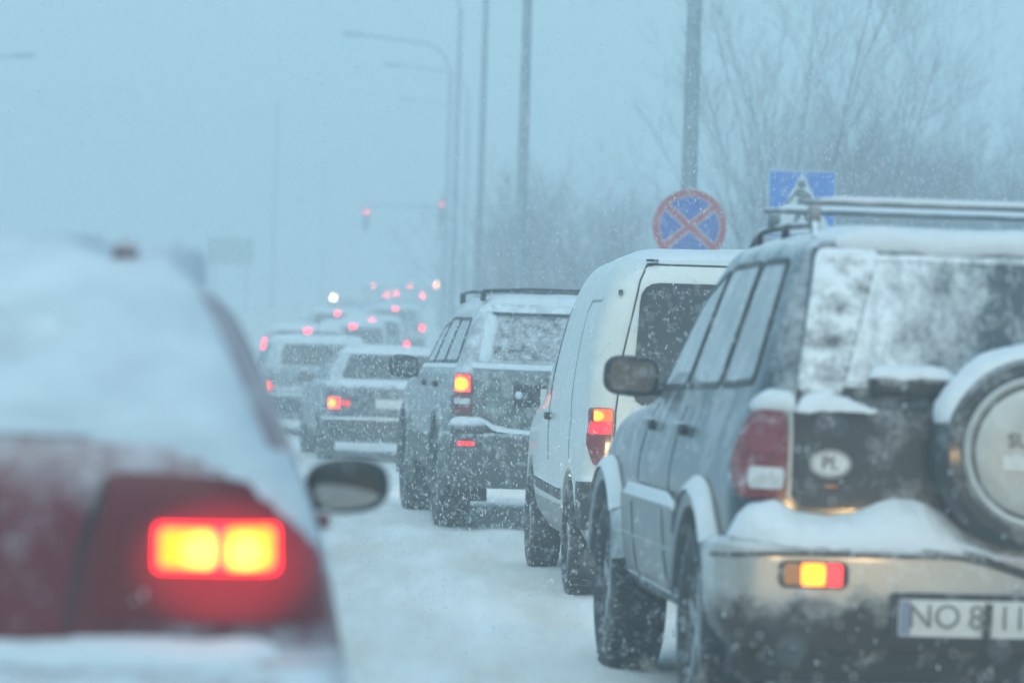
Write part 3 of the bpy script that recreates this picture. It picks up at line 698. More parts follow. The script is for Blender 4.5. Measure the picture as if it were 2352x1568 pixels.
# ------------------------------------------------------------------ grey estate off-roader with roof rails
jeep_paint = dusted('grey green paint', (.105, .115, .11), .4, metal=.3, coat=.3, amount=.17, scale=9, soft=.25, up=.55)
jeep_low = dusted('grey lower body', (.08, .085, .082), .6, amount=.17, scale=16, soft=.18, up=.3, fine=.2)
jeep_glass = dusted('snow streaked rear glass', (.04, .05, .055), .2, amount=.30, scale=18, soft=.22, up=.2, fine=.25)
def build_jeep():
    root = thing('estate_off_roader', 'grey snow-dusted off-road estate with dark roof rails and lit high tail lamp', 'car', (.471, 27.08, 0), R(6.4))
    sh = Shell([(.30, .24, 4.4, .72, .1, .2, .02, 0), (.42, .12, 4.5, .84, .12, .3, .03, .02), (.62, .09, 4.55, .885, .13, .35, .035, .03), (.80, .09, 4.53, .89, .14, .35, .035, .03), (.98, .10, 4.4, .875, .14, .4, .04, .03),
                (1.04, .105, 3.9, .865, .14, .4, .04, .03), (1.10, .115, 3.25, .85, .14, .3, .04, .03), (1.14, .13, 3.1, .825, .14, .25, .04, .03), (1.30, .20, 2.85, .765, .14, .2, .04, .03), (1.46, .29, 2.55, .70, .14, .2, .04, .03),
                (1.545, .36, 2.35, .655, .14, .2, .04, .03), (1.60, .46, 2.2, .57, .15, .2, .04, .03), (1.622, .62, 2.0, .42, .15, .2, .03, .02), (1.63, .9, 1.7, .2, .15, .15, .02, .01)])
    AX = (.95, 3.64)
    obj('body', sh.mesh([(g * .93, a, .37, .43) for g in (-1, 1) for a in AX], .3), jeep_paint, root)
    MB().box((0, 2.2, .42), (1.2, 3.8, .26), None, .03).build('underbody', under_dirty, root)
    for g in (-1, 1):
        for a in AX: wheel(root, g * .895, a, .365, .235)
        P = lambda u, q, e: sh.side(u, q, e, g)
        panel('lower_trim', P, roundpoly(rect(1.45, 3.15, .40, .64), .03), jeep_low, root, .014, -.01, .08)
        for poly in ([(.42, 1.17), (1.22, 1.165), (1.22, 1.47), (.62, 1.47)], [(1.28, 1.165), (2.02, 1.155), (1.96, 1.48), (1.28, 1.475)], [(2.10, 1.155), (2.88, 1.145), (2.48, 1.42), (2.04, 1.475)]):
            wd = panel('side_window', P, roundpoly(poly, .05), glass_side, root, .004, -.006, .08)
            pl = roundpoly(poly, .05); obj('window_seal', strip(P, pl + [pl[0]], .022, .008), black_plastic, wd)
        obj('belt_snow', strip(P, [(.3, 1.135), (2.95, 1.125)], .03, .012), snow_m, root)
        for y in (1.3, 2.15): MB().box(P(y, 1.0, .012), (.03, .14, .04), None, .01).build('door_handle', black_plastic, root)
        fl = obj('wheel_flare', flare(g, .95, .37, .42, .475, .86, .912), jeep_low, root)
        fl2 = obj('wheel_flare', flare(g, 3.64, .37, .42, .475, .85, .905), jeep_low, root)
        Q = lambda u, q, e: sh.rear(g * u, q, e)
        tl = panel('tail_lamp', Q, roundpoly(rect(.745, .875, .80, 1.085), .02), lens_snowy, root, .016, -.01, .03)
        panel('brake_lens', Q, roundpoly(rect(.755, .865, .96, 1.075), .012), lit_lens('jeep brake %d' % g, YEL, (1, .02, .02), 6, 2.6, ('X', 'Z'), (g * .805, 1.015), (.062, .062)), tl, .020, 0, .02)
        panel('reverse_lens', Q, roundpoly(rect(.755, .865, .875, .915), .01), lens_clear, tl, .019, 0, .02)
        rl = MB().tube([(g * .63, .50, 1.60), (g * .625, .56, 1.655), (g * .62, 1.3, 1.675), (g * .61, 2.1, 1.665), (g * .61, 2.25, 1.60)], .011, 8).build('roof_rail', black_plastic, root)
        for y in (.60, 2.05): MB().box((g * .62, y, 1.635), (.035, .10, .07), None, .008).build('rail_foot', black_plastic, rl)
        MB().box((g * .68, .55, .34), (.24, .02, .30), None, .008).build('mud_flap', under_dirty, root)
    for y in (.62, 1.9): MB().tube([(-.62, y, 1.672), (-.3, y, 1.69), (.3, y, 1.69), (.62, y, 1.672)], .009, 8).build('cross_bar', black_plastic, root)
    bp = Shell([(.30, .08, .5, .83, .1, .02, 0, .02), (.40, .01, .5, .885, .12, .02, 0, .03), (.58, .0, .5, .90, .13, .02, 0, .035), (.66, .0, .5, .90, .13, .02, 0, .035), (.682, .02, .5, .885, .12, .02, 0, .035)], 3)
    bo = obj('rear_bumper', bp.mesh(), jeep_low, root)
    for g in (-1, 1):
        Q = lambda u, q, e: bp.rear(g * u, q, e)
        MB().box((g * .76, .10, .715), (.25, .18, .08), None, .03).build('bumper_corner', jeep_paint, bo)
        panel('reflector', Q, roundpoly(rect(.71, .83, .592, .622), .01), glow('jeep reflector painted glow %d' % g, RED, 1.2), bo, .010)  # red shine painted as emission; the reflector has no bulb of its own
        panel('reflector_frame', Q, roundpoly(rect(.66, .708, .590, .624), .01), black_plastic, bo, .008)
    tb = lambda x: float(np.interp(abs(x), [0, .45, .58, .66, .9], [.715, .715, .745, .79, .80])); bb = lambda x: float(np.interp(abs(x), [0, .45, .58, .66, .9], [.68, .68, .70, .752, .755]))
    obj('bumper_snow', ledge_snow(-.88, .88, tb, bb, lambda x: .15, lambda x: .0 + .04 * (x / .9) ** 2 + .10 * max(0, (abs(x) - .74) / .14) ** 2, 60, 8, .01, 5), snow_m, bo)
    tg = panel('tailgate', sh.rear, roundpoly([(-.73, .70), (.73, .70), (.735, 1.05), (.64, 1.52), (-.64, 1.52), (-.735, 1.05)], .04), jeep_paint, root, .008, -.01, .06)
    wn = panel('rear_window', sh.rear, roundpoly([(-.60, 1.19), (.60, 1.19), (.54, 1.475), (-.54, 1.475)], .05), jeep_glass, tg, .013, 0, .06)
    obj('sill_snow', strip(sh.rear, [(-.74, 1.135), (-.3, 1.13), (.3, 1.13), (.74, 1.135)], .035, .03), snow_m, tg)
    panel('pillar_snow', sh.rear, roundpoly([(-.70, 1.16), (-.62, 1.16), (-.545, 1.50), (-.63, 1.52)], .02), snow_m, tg, .012, -.01, .03, lambda u, q: .008, .02)
    panel('pillar_snow', sh.rear, roundpoly([(.62, 1.16), (.70, 1.16), (.63, 1.52), (.545, 1.50)], .02), snow_m, tg, .012, -.01, .03, lambda u, q: .008, .02)
    obj('spoiler', strip(sh.rear, [(-.58, 1.515), (.58, 1.515)], .05, .05), jeep_paint, tg)
    rc = panel('plate_recess', sh.rear, roundpoly(rect(-.45, .45, .865, 1.02), .03), black_plastic, tg, .010, 0)
    panel('number_plate', sh.rear, rect(-.26, .26, .885, .995), plate_white, rc, .013, 0)
    bm = bmesh.new(); bmesh.ops.create_icosphere(bm, subdivisions=2, radius=.028); kn = obj('latch_snow', bm_mesh(bm), snow_m, rc); kn.location = sh.rear(-.415, .945, .018)
    MB().box(sh.rear(-.10, 1.165, .03), (.05, .04, .05), None, .01).build('wiper_base', black_plastic, tg)
    obj('roof_snow', sh.snow_top(1.575, .03, .04, .01, 12), snow_m, root)
    mirror_pair(root, sh, 3.05, 1.115, black_plastic, (.23, .175), .03, None, mirror_m)
    for g in (-1, 1):
        hl = MB().box((g * .66, 4.46, .80), (.28, .08, .17), None, .03).build('headlight', glow('jeep headlight %d' % g, (1, .86, .6), 3), root)
        spot(hl, 'headlight_beam', (g * .66, 4.54, .80), (0, 1, -.02), 160)
    return root
jeep = build_jeep()
# ------------------------------------------------------------------ red hatchback close by on the left
red_paint = dusted('dark red paint', (.15, .008, .014), .4, metal=.1, coat=.3, amount=.08, scale=5, soft=.3, up=.4)
red_snowy = dusted('red bumper plastered with snow', (.17, .015, .025), .5, amount=.68, scale=6, soft=.25, up=.3, stretch=(.6, 1, 1.6))
def build_red():
    root = thing('red_hatchback', 'dark red hatchback with snow-covered rear window and bright tail lamp, close on the left', 'car', (-1.15, 7.1, 0), R(4))
    sh = Shell([(.28, .12, 3.75, .72, .1, .3, .02, .02), (.42, .02, 3.9, .865, .12, .4, .03, .04), (.58, .0, 3.95, .89, .12, .45, .03, .04), (.65, .0, 3.93, .885, .13, .45, .035, .05), (.68, .05, 3.9, .878, .14, .45, .035, .05), (.80, .06, 3.8, .855, .16, .5, .04, .06),
                (.90, .07, 3.4, .822, .17, .4, .045, .06), (.96, .085, 2.9, .80, .17, .3, .045, .06), (1.02, .115, 2.7, .772, .17, .3, .045, .06), (1.11, .19, 2.5, .735, .17, .25, .045, .06), (1.24, .31, 2.2, .675, .17, .25, .05, .06), (1.33, .41, 1.95, .62, .17, .25, .05, .06),
                (1.375, .50, 1.8, .545, .18, .25, .05, .05), (1.398, .64, 1.65, .42, .18, .2, .04, .04), (1.408, .9, 1.4, .2, .14, .15, .02, .02)])
    obj('body', sh.mesh([(g * .86, a, .29, .36) for g in (-1, 1) for a in (.75, 3.2)], .25), red_paint, root)
    MB().box((0, 2.0, .34), (1.1, 3.4, .2), None, .03).build('underbody', under_dirty, root)
    for g in (-1, 1):
        for a in (.75, 3.2): wheel(root, g * .825, a, .295, .185)
        P = lambda u, q, e: sh.side(u, q, e, g)
        for poly in ([(.75, 1.0), (1.45, .985), (1.45, 1.30), (1.0, 1.31)], [(1.52, .985), (2.50, .975), (1.98, 1.27), (1.52, 1.30)]):
            panel('side_window', P, roundpoly(poly, .05), glass_side, root, .004, -.006, .08)
        obj('door_gap', strip(P, [(1.48, .45), (1.48, .96)], .008, .0025), black_plastic, root)
        MB().box(P(1.62, .85, .015), (.03, .14, .04), None, .01).build('door_handle', red_paint, root)
        Q = lambda u, q, e: sh.rear(g * u, q, e)
        cl = panel('tail_lamp', Q, roundpoly([(.405, .725), (.86, .725), (.885, .88), (.80, .955), (.64, .99), (.43, .995)], .03), lit_lens('red car lens painted halo %d' % g, (1, .012, .03), (.03, .001, .001), .30, 1, ('X', 'Z'), (g * .64, .835), (.20, .14), (.07, .003, .005)), root, .010, -.01, .03)  # lamp's red halo painted as fading emission; lens stretched down over the body
        lit = lambda n_, c, w_: lit_lens('red car %s %d' % (n_, g), (1, .34, .035), (1, .17, .0), 6.2, 4.2, ('X', 'Z'), c, w_)
        rim = panel('lit_rim', Q, roundpoly(rect(.522, .752, .818, .904), .014), glow('red car lamp rim %d' % g, (1, .008, .02), 6), cl, .016, 0, .02)
        panel('tail_lens', Q, roundpoly(rect(.531, .634, .826, .895), .012), lit('tail', (g * .600, .858), (.055, .042)), rim, .020, 0, .02)
        panel('brake_lens', Q, roundpoly(rect(.652, .740, .824, .898), .016), lit('brake', (g * .678, .858), (.045, .042)), rim, .021, 0, .02)
    tg = panel('tailgate', sh.rear, roundpoly(rect(-.385, .385, .69, 1.0), .03), red_paint, root, .008, -.01, .05)
    panel('number_plate', sh.rear, rect(-.26, .26, .46, .57), plate_white, root, .014, 0)
    obj('lamp_gap', strip(sh.rear, [(.36, .70), (.385, .86), (.43, .985)], .010, .010), black_plastic, tg)
    wn = panel('rear_window', sh.rear, roundpoly([(-.56, 1.06), (.56, 1.06), (.47, 1.29), (-.47, 1.29)], .05), dusted('red car rear glass', (.10, .12, .13), .3, amount=.42, scale=5, soft=.5), root, .005, -.006, .05)
    # snow over the whole hatch, leaving only the outermost edge of the pillar bare
    edge = lambda x: float(np.interp(abs(x), [0, .2, .5, .64, .74, .85], [1.068, 1.066, 1.052, .995, .905, .80]))
    rows = [sh.row(.80)] + [r for r in sh.T if r[0] > .80]
    rings = [sh.ring(r, 30, 9, 26) for r in rows]; n = len(rings[0]); vs = []
    for i, r_ in enumerate(rings):
        for k, p in enumerate(r_):
            q = r_[(k + 1) % n] - r_[k - 1]; u = rings[min(i + 1, len(rings) - 1)][k] - rings[max(i - 1, 0)][k]
            nn = q.cross(u); nn = nn.normalized() if nn.length > 1e-9 else Vector((0, 0, 1))
            wz = sh.row(p.z)[3]
            mg = p.z - edge(p.x) + .008 * nz(p.x, p.y, 0, 9)
            if p.z < 1.36: mg = min(mg, (wz - (.05 if p.z > 1.02 else .01) - abs(p.x)) * 1.2)
            spot_ = ((p.x - .43) / .075) ** 2 + ((p.z - 1.385) / .02) ** 2
            if spot_ < 1 and p.y < 1.2: mg = -.02
            if p.y < .6: mg = min(mg, (((p.x - .02) / .30) ** 2 + ((p.z - 1.245) / .055) ** 2 - 1) * .05)
            f = max(0, min(1, mg / .035)) ** .5 if mg > 0 else 0
            vs.append(p + (nn * .75 + Vector((0, 0, .25))) * (f * (.035 + .022 * max(0, (p.z - 1.3) / .1)) * (1 + .3 * nz(p.x, p.y, p.z, 4)) - .01 * (1 - f)))
    fs = [(i * n + k, i * n + (k + 1) % n, (i + 1) * n + (k + 1) % n, (i + 1) * n + k) for i in range(len(rings) - 1) for k in range(n)]
    vs.append(Vector((0, 1.15, 1.46))); t = len(vs) - 1; L = (len(rings) - 1) * n; fs += [(t, L + k, L + (k + 1) % n) for k in range(n)]
    obj('hatch_snow', mesh_of(vs, fs), snow_mat('thin snow on glass', (.74, .78, .81), 14, .5, (.56, .61, .65), 2.6, (1, 1, 1.8), .75), root)
    MB().tube([(.43, .54, 1.37), (.43, .50, 1.425)], [.04, .02], 10).build('aerial_base', red_paint, root)
    bo = panel('bumper_skin', sh.rear, roundpoly(rect(-1.02, 1.02, .36, .65), .03), red_snowy, root, .006, -.01, .05)
    obj('bumper_snow', ledge_snow(-.80, .80, lambda x: .70 + .012 * nz(x, 0, 0, 5), lambda x: .645, lambda x: .09 + .05 * (x / .8) ** 2, lambda x: -.012 + .06 * (x / .85) ** 2 + .14 * max(0, (abs(x) - .66) / .16) ** 2, 60, 8, .01, 9), snow_m, bo)
    mirror_pair(root, sh, 2.38, .905, black_plastic, (.205, .135), .012, None, plain('clear mirror glass', (.34, .35, .36), .2, metal=.9), .78, [(-.44, .06), (-.30, -.42), (.16, -.40), (.40, -.22), (.30, -.12), (-.10, .04)])
    return root
red = build_red()

# ------------------------------------------------------------------ ordinary cars further up the queue
glass_dark = dusted('dark rear glass', (.03, .036, .042), .25, amount=.10, scale=10, soft=.22, up=0)
def gen_car(name, label, loc, rz, kind='hatch', paint=None, lamp_z=.85, lamp_h=.13, lamp_w=.20, lit=True, far=False, brake=None, group=None, hot=5.5):
    root = thing(name, label, 'car', loc, rz, group)
    if kind == 'saloon':
        K = [(.24, .12, 4.3, .70, .1, .3, .02, .02), (.36, .02, 4.4, .80, .14, .4, .03, .05), (.55, .0, 4.45, .835, .16, .45, .035, .06), (.66, .02, 4.42, .84, .16, .45, .035, .06), (.80, .05, 4.2, .83, .17, .5, .04, .06), (.90, .08, 3.6, .81, .18, .4, .04, .06), (.935, .25, 3.2, .79, .2, .3, .04, .05), (.96, .62, 3.0, .76, .2, .3, .04, .05),
             (1.05, .74, 2.85, .725, .18, .25, .04, .05), (1.2, .95, 2.55, .625, .18, .25, .04, .05), (1.30, 1.12, 2.3, .54, .18, .25, .04, .05), (1.345, 1.3, 2.1, .43, .18, .2, .04, .04), (1.36, 1.5, 1.9, .25, .15, .15, .02, .02)]
        win = [(-.60, .99), (.60, .99), (.47, 1.28), (-.47, 1.28)]; z0 = 1.30; sides = ([(1.05, .98), (1.75, .975), (1.75, 1.27), (1.3, 1.27)], [(1.82, .975), (2.75, .97), (2.3, 1.25), (1.82, 1.28)]); axles = (.95, 3.55)
    else:
        K = [(.24, .12, 4.0, .70, .1, .3, .02, .02), (.36, .02, 4.1, .80, .14, .4, .03, .05), (.55, .0, 4.15, .835, .16, .45, .035, .06), (.66, .01, 4.12, .84, .16, .45, .035, .06), (.72, .05, 4.08, .84, .16, .45, .035, .06), (.88, .06, 3.7, .825, .16, .45, .04, .06), (.98, .08, 3.05, .80, .15, .3, .04, .05), (1.05, .11, 2.85, .78, .15, .25, .04, .05),
             (1.25, .22, 2.5, .70, .15, .25, .04, .05), (1.36, .31, 2.25, .635, .15, .25, .04, .05), (1.42, .42, 2.1, .54, .16, .2, .04, .04), (1.44, .7, 1.8, .3, .15, .15, .02, .02)]
        win = [(-.60, 1.04), (.60, 1.04), (.54, 1.33), (-.54, 1.33)]; z0 = 1.375; sides = ([(.5, 1.03), (1.45, 1.02), (1.45, 1.34), (.75, 1.34)], [(1.52, 1.02), (2.62, 1.01), (2.1, 1.30), (1.52, 1.33)]); axles = (.8, 3.35)
    sh = Shell(K, 3); pm = paint
    obj('body', sh.mesh([] if far else [(g * .85, a, .29, .35) for g in (-1, 1) for a in axles], .24), pm, root)
    for g in (-1, 1):
        for a in axles:
            if far: MB().lathe([(g * .66, .2), (g * .66, .29), (g * .84, .29), (g * .845, .2), (g * .835, .05)], 20, 'X', (0, a, .29)).build('wheel', tyre_m, root)
            else: wheel(root, g * .82, a, .295, .18)
        P = lambda u, q, e: sh.side(u, q, e, g)
        for poly in sides: panel('side_window', P, roundpoly(poly, .05), glass_dark, root, .004, -.006, .1)
        Q = lambda u, q, e: sh.rear(g * u, q, e)
        zc = lamp_z; tl = panel('tail_lamp', Q, roundpoly([(.80 - lamp_w, zc - lamp_h / 2), (.80, zc - lamp_h / 2), (.80, zc + lamp_h / 2), (.80 - lamp_w, zc + lamp_h / 2)], .02), lens_snowy, root, .010, -.01, .06)
        if lit:
            panel('brake_lens', Q, roundpoly(rect(.80 - lamp_w * .5, .795, zc - lamp_h * .44, zc + lamp_h * .44), .015), (brake or far_brake) if far else lit_lens('%s brake %d' % (kind, g), YEL, (1, .02, .01), hot, 2.6, ('X', 'Z'), (g * (.80 - lamp_w * .22), zc), (lamp_w * .2, lamp_h * .45)), tl, .014, 0, .06)
            if not far: panel('tail_lens', Q, roundpoly(rect(.80 - lamp_w * .95, .80 - lamp_w * .55, zc - lamp_h * .2, zc + lamp_h * .2), .01), glow('%s tail %d' % (kind, g), RED, .9), tl, .013, 0, .06)
        hl = MB().box((g * .58, (4.30 if kind == 'saloon' else 4.0), .68), (.28, .12, .13), None, .03).build('headlight', lens_clear, root)
    if far and lit: panel('high_brake_lamp', sh.rear, roundpoly(rect(-.045, .045, z0 - .05, z0 - .01), .01), brake or far_brake, root, .02, -.01)
    panel('rear_window', sh.rear, roundpoly(win, .06), glass_dark, root, .006, -.006, .08)
    bo = panel('bumper_band', sh.rear, roundpoly(rect(-.95, .95, .36, .50 if kind == 'saloon' else .56), .03), dark_dirty, root, .014, -.01, .08)
    obj('bumper_snow', strip(sh.rear, [(-.93, .525 if kind == 'saloon' else .60), (.93, .525 if kind == 'saloon' else .60)], .03, .03), snow_m, bo)
    pz = .70 if kind == 'saloon' else .80
    panel('number_plate', sh.rear, rect(-.26, .26, pz - .055, pz + .055), plate_white, root, .012)
    obj('roof_snow', sh.snow_top(z0, .045, .03, .01, 3), snow_m, root)
    if kind == 'saloon':
        obj('deck_snow', ledge_snow(-.70, .70, lambda x: .985, lambda x: .92, lambda x: .62, lambda x: .14 + .1 * x * x, 40, 8, .01), snow_m, root)
    if not far:
        mirror_pair(root, sh, 2.75 if kind == 'saloon' else 2.6, .98, black_plastic, (.18, .12), .02, None, mirror_m)
        MB().tube([(.0, 1.0 if kind != 'saloon' else 1.5, 1.40), (.0, .93 if kind != 'saloon' else 1.43, 1.72)], [.006, .003], 6).build('aerial', black_plastic, root)
    return root
navy = dusted('navy paint', (.018, .024, .05), .4, coat=.3, amount=.06, scale=14, soft=.18, up=.4, fine=.25)
silver = dusted('silver paint', (.16, .175, .18), .4, metal=.4, coat=.3, amount=.2, scale=12, soft=.25, up=.4, fine=.2)
grey = dusted('grey paint', (.10, .11, .12), .4, amount=.2, scale=10, soft=.3, up=.4)
far_brake = glow('far brake', (1, .01, .03), 20, False); far_brake2 = glow('farthest brake', (1, .01, .03), 130, False)
sed = gen_car('saloon_car', 'dark navy saloon with lit left tail lamp, half hidden by the grey off-roader', (-1.21, 42.5, 0), R(7.2), 'saloon', navy, .70, .15, .27)
wag = gen_car('silver_hatchback', 'silver hatchback with snowy roof and small red lamp, left of the navy saloon', (-2.54, 53.0, zg(53)), R(7.5), 'hatch', silver, .71, .17, .13, hot=2.6)
sed.scale = (.97, .97, .915); wag.scale = (.98, .98, .935)
# cars seen only as red points through the snow
FAR = [(-3.44, 66, 'car with tall red tail lamps just beyond the silver hatchback'), (-3.01, 74, 'grey car whose right lamp glows just above the navy saloon roof'), (-2.94, 82, 'grey car whose right lamp glows above the mirror of the grey off-roader'),
       (-4.16, 93, 'hazy grey car whose bright left lamp glows above the silver hatchback'), (-3.18, 106, 'hazy grey car whose right lamp glows left of the grey off-roader roof'),
       (-7.94, 222, 'faint car in the far cluster, leftmost set of red lamps'), (-6.07, 228, 'faint car in the middle of the far cluster of red lamps'), (-4.30, 218, 'faint car in the far cluster, rightmost set of red lamps')]
proto = {}
for i, (X, Y, lab) in enumerate(FAR):
    if i == 0:
        gen_car('tall_estate_car', lab, (X, Y, zg(Y)), R(4), 'hatch', grey, 1.12, .20, .10, far=True, group='cars far up the queue'); continue
    k = Y > 130
    if k not in proto:
        proto[k] = gen_car('queued_car', lab, (X, Y, zg(Y)), R(2.5), 'hatch', grey, .86, .14, .16, far=True, brake=far_brake2 if k else far_brake, group='cars far up the queue')
    else: dup(proto[k], (X, Y, zg(Y)), R(2), lab, 'cars far up the queue')
# one oncoming car with its lamps on
onc = gen_car('oncoming_car', 'oncoming car far off, seen as one white light left of the red cluster', (-8.41, 200, zg(200) + .02), R(180), 'hatch', grey, lit=False, far=True)
MB().lathe([(4.10, .02), (4.10, .10), (4.17, .09), (4.19, .02)], 20, 'Y', (.58, 0, .70)).build('lit_headlight', glow('far headlight', (1, .80, .45), 60, False), onc)
# the car waiting behind the off-roader; only its lamp light reaches the picture
fol = gen_car('following_car', 'silver hatchback waiting behind the blue and silver off-roader with dipped headlights on', (2.42, 1.1, 0), R(5.4), 'hatch', silver, lit=False)
for g in (-1, 1): spot(fol, 'headlight_beam', (g * .58, 4.09, .68), (-.06, 1, .0), 165, (1, .63, .26), 44)

# ------------------------------------------------------------------ lamp posts
galv = dusted('galvanised pole', (.22, .27, .29), .6, amount=.12, scale=3, soft=.3, up=.1)
lamp_grey = plain('lamp head grey', (.26, .29, .31), .5)
def lamp_post(X, Y, hgt, arm, label, base_r=.105, side=-1, group='street lamps along the right verge'):
    z = zg(Y) - .05
    root = thing('street_lamp', label, 'street lamp', (X, Y, z), 0, group)
    MB().tube([(0, 0, 0), (0, 0, .9), (0, 0, .92), (0, 0, hgt)], [base_r * 1.25, base_r * 1.2, base_r, base_r * .62], 14).build('pole', galv, root)
    pts = [(side * arm * (1 - math.cos(a)) * .35, 0, hgt - .15 + arm * .38 * math.sin(a)) for a in [i * math.pi / 16 for i in range(9)]]
    pts += [(side * arm * .7, 0, hgt - .15 + arm * .42), (side * arm, 0, hgt - .15 + arm * .45)]
    MB().tube(pts, [base_r * .55] + [base_r * .4] * (len(pts) - 1), 8).build('arm', galv, root)
    MB().box((side * (arm + .25), 0, hgt - .15 + arm * .455), (.7, .28, .14), Matrix.Rotation(side * -.06, 3, 'Y'), .05).build('lamp_head', lamp_grey, root)
    return root
lamp_post(1.98, 45.0, 9.6, 2.8, 'thickest grey lamp post, standing behind the round no-stopping sign')
lamp_post(.09, 63, 9.6, 2.8, 'second thickest lamp post, rising from the bare shrubs')
lamp_post(-.77, 84, 9.6, 2.8, 'third lamp post from the right, above the roof rails of the grey off-roader', .095)
lamp_post(-1.62, 104, 9.4, 2.8, 'fourth lamp post from the right, just left of the third', .095)
lamp_post(-2.15, 122, 8.6, 2.8, 'fifth lamp post with its curved arm in view at the top', .10)
lamp_post(-1.9, 146, 9.0, 2.6, 'fainter lamp post whose arm shows as a second pale curve', .10)
lamp_post(-2.2, 176, 9.0, 2.6, 'faintest lamp post arm, lowest of the three pale curves', .10)
lamp_post(-12.6, 205, 11.0, -1.6, 'hazy lamp post left of centre above the silver hatchback', .11, 1, 'street lamps on the left')
lamp_post(-12.0, 245, 9.0, -1.6, 'faintest hazy lamp post left of centre above the white headlight', .11, 1, 'street lamps on the left')
lamp_post(-17.6, 118, 7.6, 2.4, 'lamp arm reaching in from the left edge of the sky', .10, 1, 'street lamps on the left')

# ------------------------------------------------------------------ traffic signals at the far junction
def signal(X, Y, zl, label, arm=0.0):
    z = zg(Y) - .02; root = thing('traffic_light', label, 'traffic light', (X + arm, Y, z), 0, 'signals at the far junction')
    h = zl - z
    MB().tube([(0, 0, 0), (0, 0, h + .4)], [.08, .06], 10).build('pole', galv, root)
    if arm: MB().tube([(0, 0, h + .3), (-arm, 0, h + .3)], [.06, .04], 8).build('arm', galv, root)
    MB().box((-arm, -.10, h - .3), (.30, .18, .95), None, .03).build('signal_box', black_plastic, root)
    P = lambda u, q, e: Vector((u - arm, -.195 - e, q + h))
    panel('red_lens', P, ell(0, 0, .11, .11, 18), glow('signal red ' + label[:9], (1, .01, .03), 5, False), root, .01, -.01)
    for dz in (-.3, -.6): panel('dark_lens', P, ell(0, dz, .11, .11, 18), black_plastic, root, .01, -.01)
signal(-3.02, 160, 7.19, 'red traffic light beside the faint poles, right one of the pair')
signal(-6.24, 164, 6.94, 'red traffic light hanging left of the faint poles, left one of the pair', 3.3)
isl = thing('island_beacon', 'small warm beacon on a post left of the faint poles', 'beacon', (-3.3, 170, zg(170) - .02))
MB().tube([(0, 0, 0), (0, 0, 1.7)], .06, 10).build('post', galv, isl)
MB().lathe([(1.66, .02), (1.66, .10), (1.84, .10), (1.86, .02)], 20, 'Z').build('lamp', glow('beacon amber', (1, .48, .18), 16, False), isl)

# ------------------------------------------------------------------ road signs
sign_red = dusted('sign red', (.40, .02, .025), .4, amount=.09, scale=26, soft=.18, up=0)
sign_blue = dusted('sign blue', (.015, .06, .36), .4, amount=.09, scale=26, soft=.18, up=0)
sign_blue2 = dusted('crossing sign blue', (.015, .15, .55), .4, amount=.08, scale=26, soft=.3, up=0)
sign_white = dusted('sign white', (.62, .64, .60), .4, amount=.2, scale=20, soft=.3, up=0)
def round_sign():
    X, Y, Z, r_ = 1.88, 42.4, 2.66, .40; z = zg(Y) - .05
    root = thing('no_stopping_sign', 'round blue no-stopping sign with red rim and red cross', 'road sign', (X, Y, z))
    MB().tube([(0, 0, 0), (0, 0, Z - z + .3)], .03, 10).build('post', galv, root)
    F_ = lambda u, q, e: Vector((u, -.045 - e, q + Z - z))
    pl = panel('plate', F_, ell(0, 0, r_, r_, 48), sign_white, root, .0, -.01)
    vs = []; fs = []; n = 64
    bm = bmesh.new()
    for k in range(n):
        t = 2 * math.pi * k / n
        for rr in (r_ * .995, r_ * .825): 
            vs.append(bm.verts.new(F_(rr * math.cos(t), rr * math.sin(t), .006)))
            vs.append(bm.verts.new(F_(rr * math.cos(t), rr * math.sin(t), -.002)))
    for k in range(n):
        a, b = k * 4, ((k + 1) % n) * 4
        for i, j in ((0, 2), (1, 0), (2, 3)): bm.faces.new((vs[a + i], vs[a + j], vs[b + j], vs[b + i]))
    obj('red_rim', bm_mesh(bm, False), sign_red, pl)
    for rot in (R(40), R(-40)):
        c, s_ = math.cos(rot), math.sin(rot)
        G = lambda u, q, e, c=c, s_=s_: F_(u * c - q * s_, u * s_ + q * c, e)
        panel('red_bar', G, rect(-r_ * .85, r_ * .85, -.032, .032), sign_red, pl, .008 if rot > 0 else .0095, 0)
    for k in range(4):      # four blue fields
        a0 = k * 90 - 0; half = (50 if k % 2 else 40)
        pts = []
        th = .046; d = th / math.sin(R(half))
        pts.append((d, 0))
        for i in range(13):
            t = R(-half + 2 * half * i / 12); off = math.asin(min(1, th / (r_ * .80)))
            tt = max(R(-half) + off, min(R(half) - off, t)); pts.append((r_ * .80 * math.cos(tt), r_ * .80 * math.sin(tt)))
        ca, sa = math.cos(R(a0)), math.sin(R(a0)); poly = []
        for p in pts:
            q = (p[0] * ca - p[1] * sa, p[0] * sa + p[1] * ca)
            if not poly or (Vector(q) - Vector(poly[-1])).length > 1e-4: poly.append(q)
        panel('blue_field', F_, poly, sign_blue, pl, .004, 0)
round_sign()
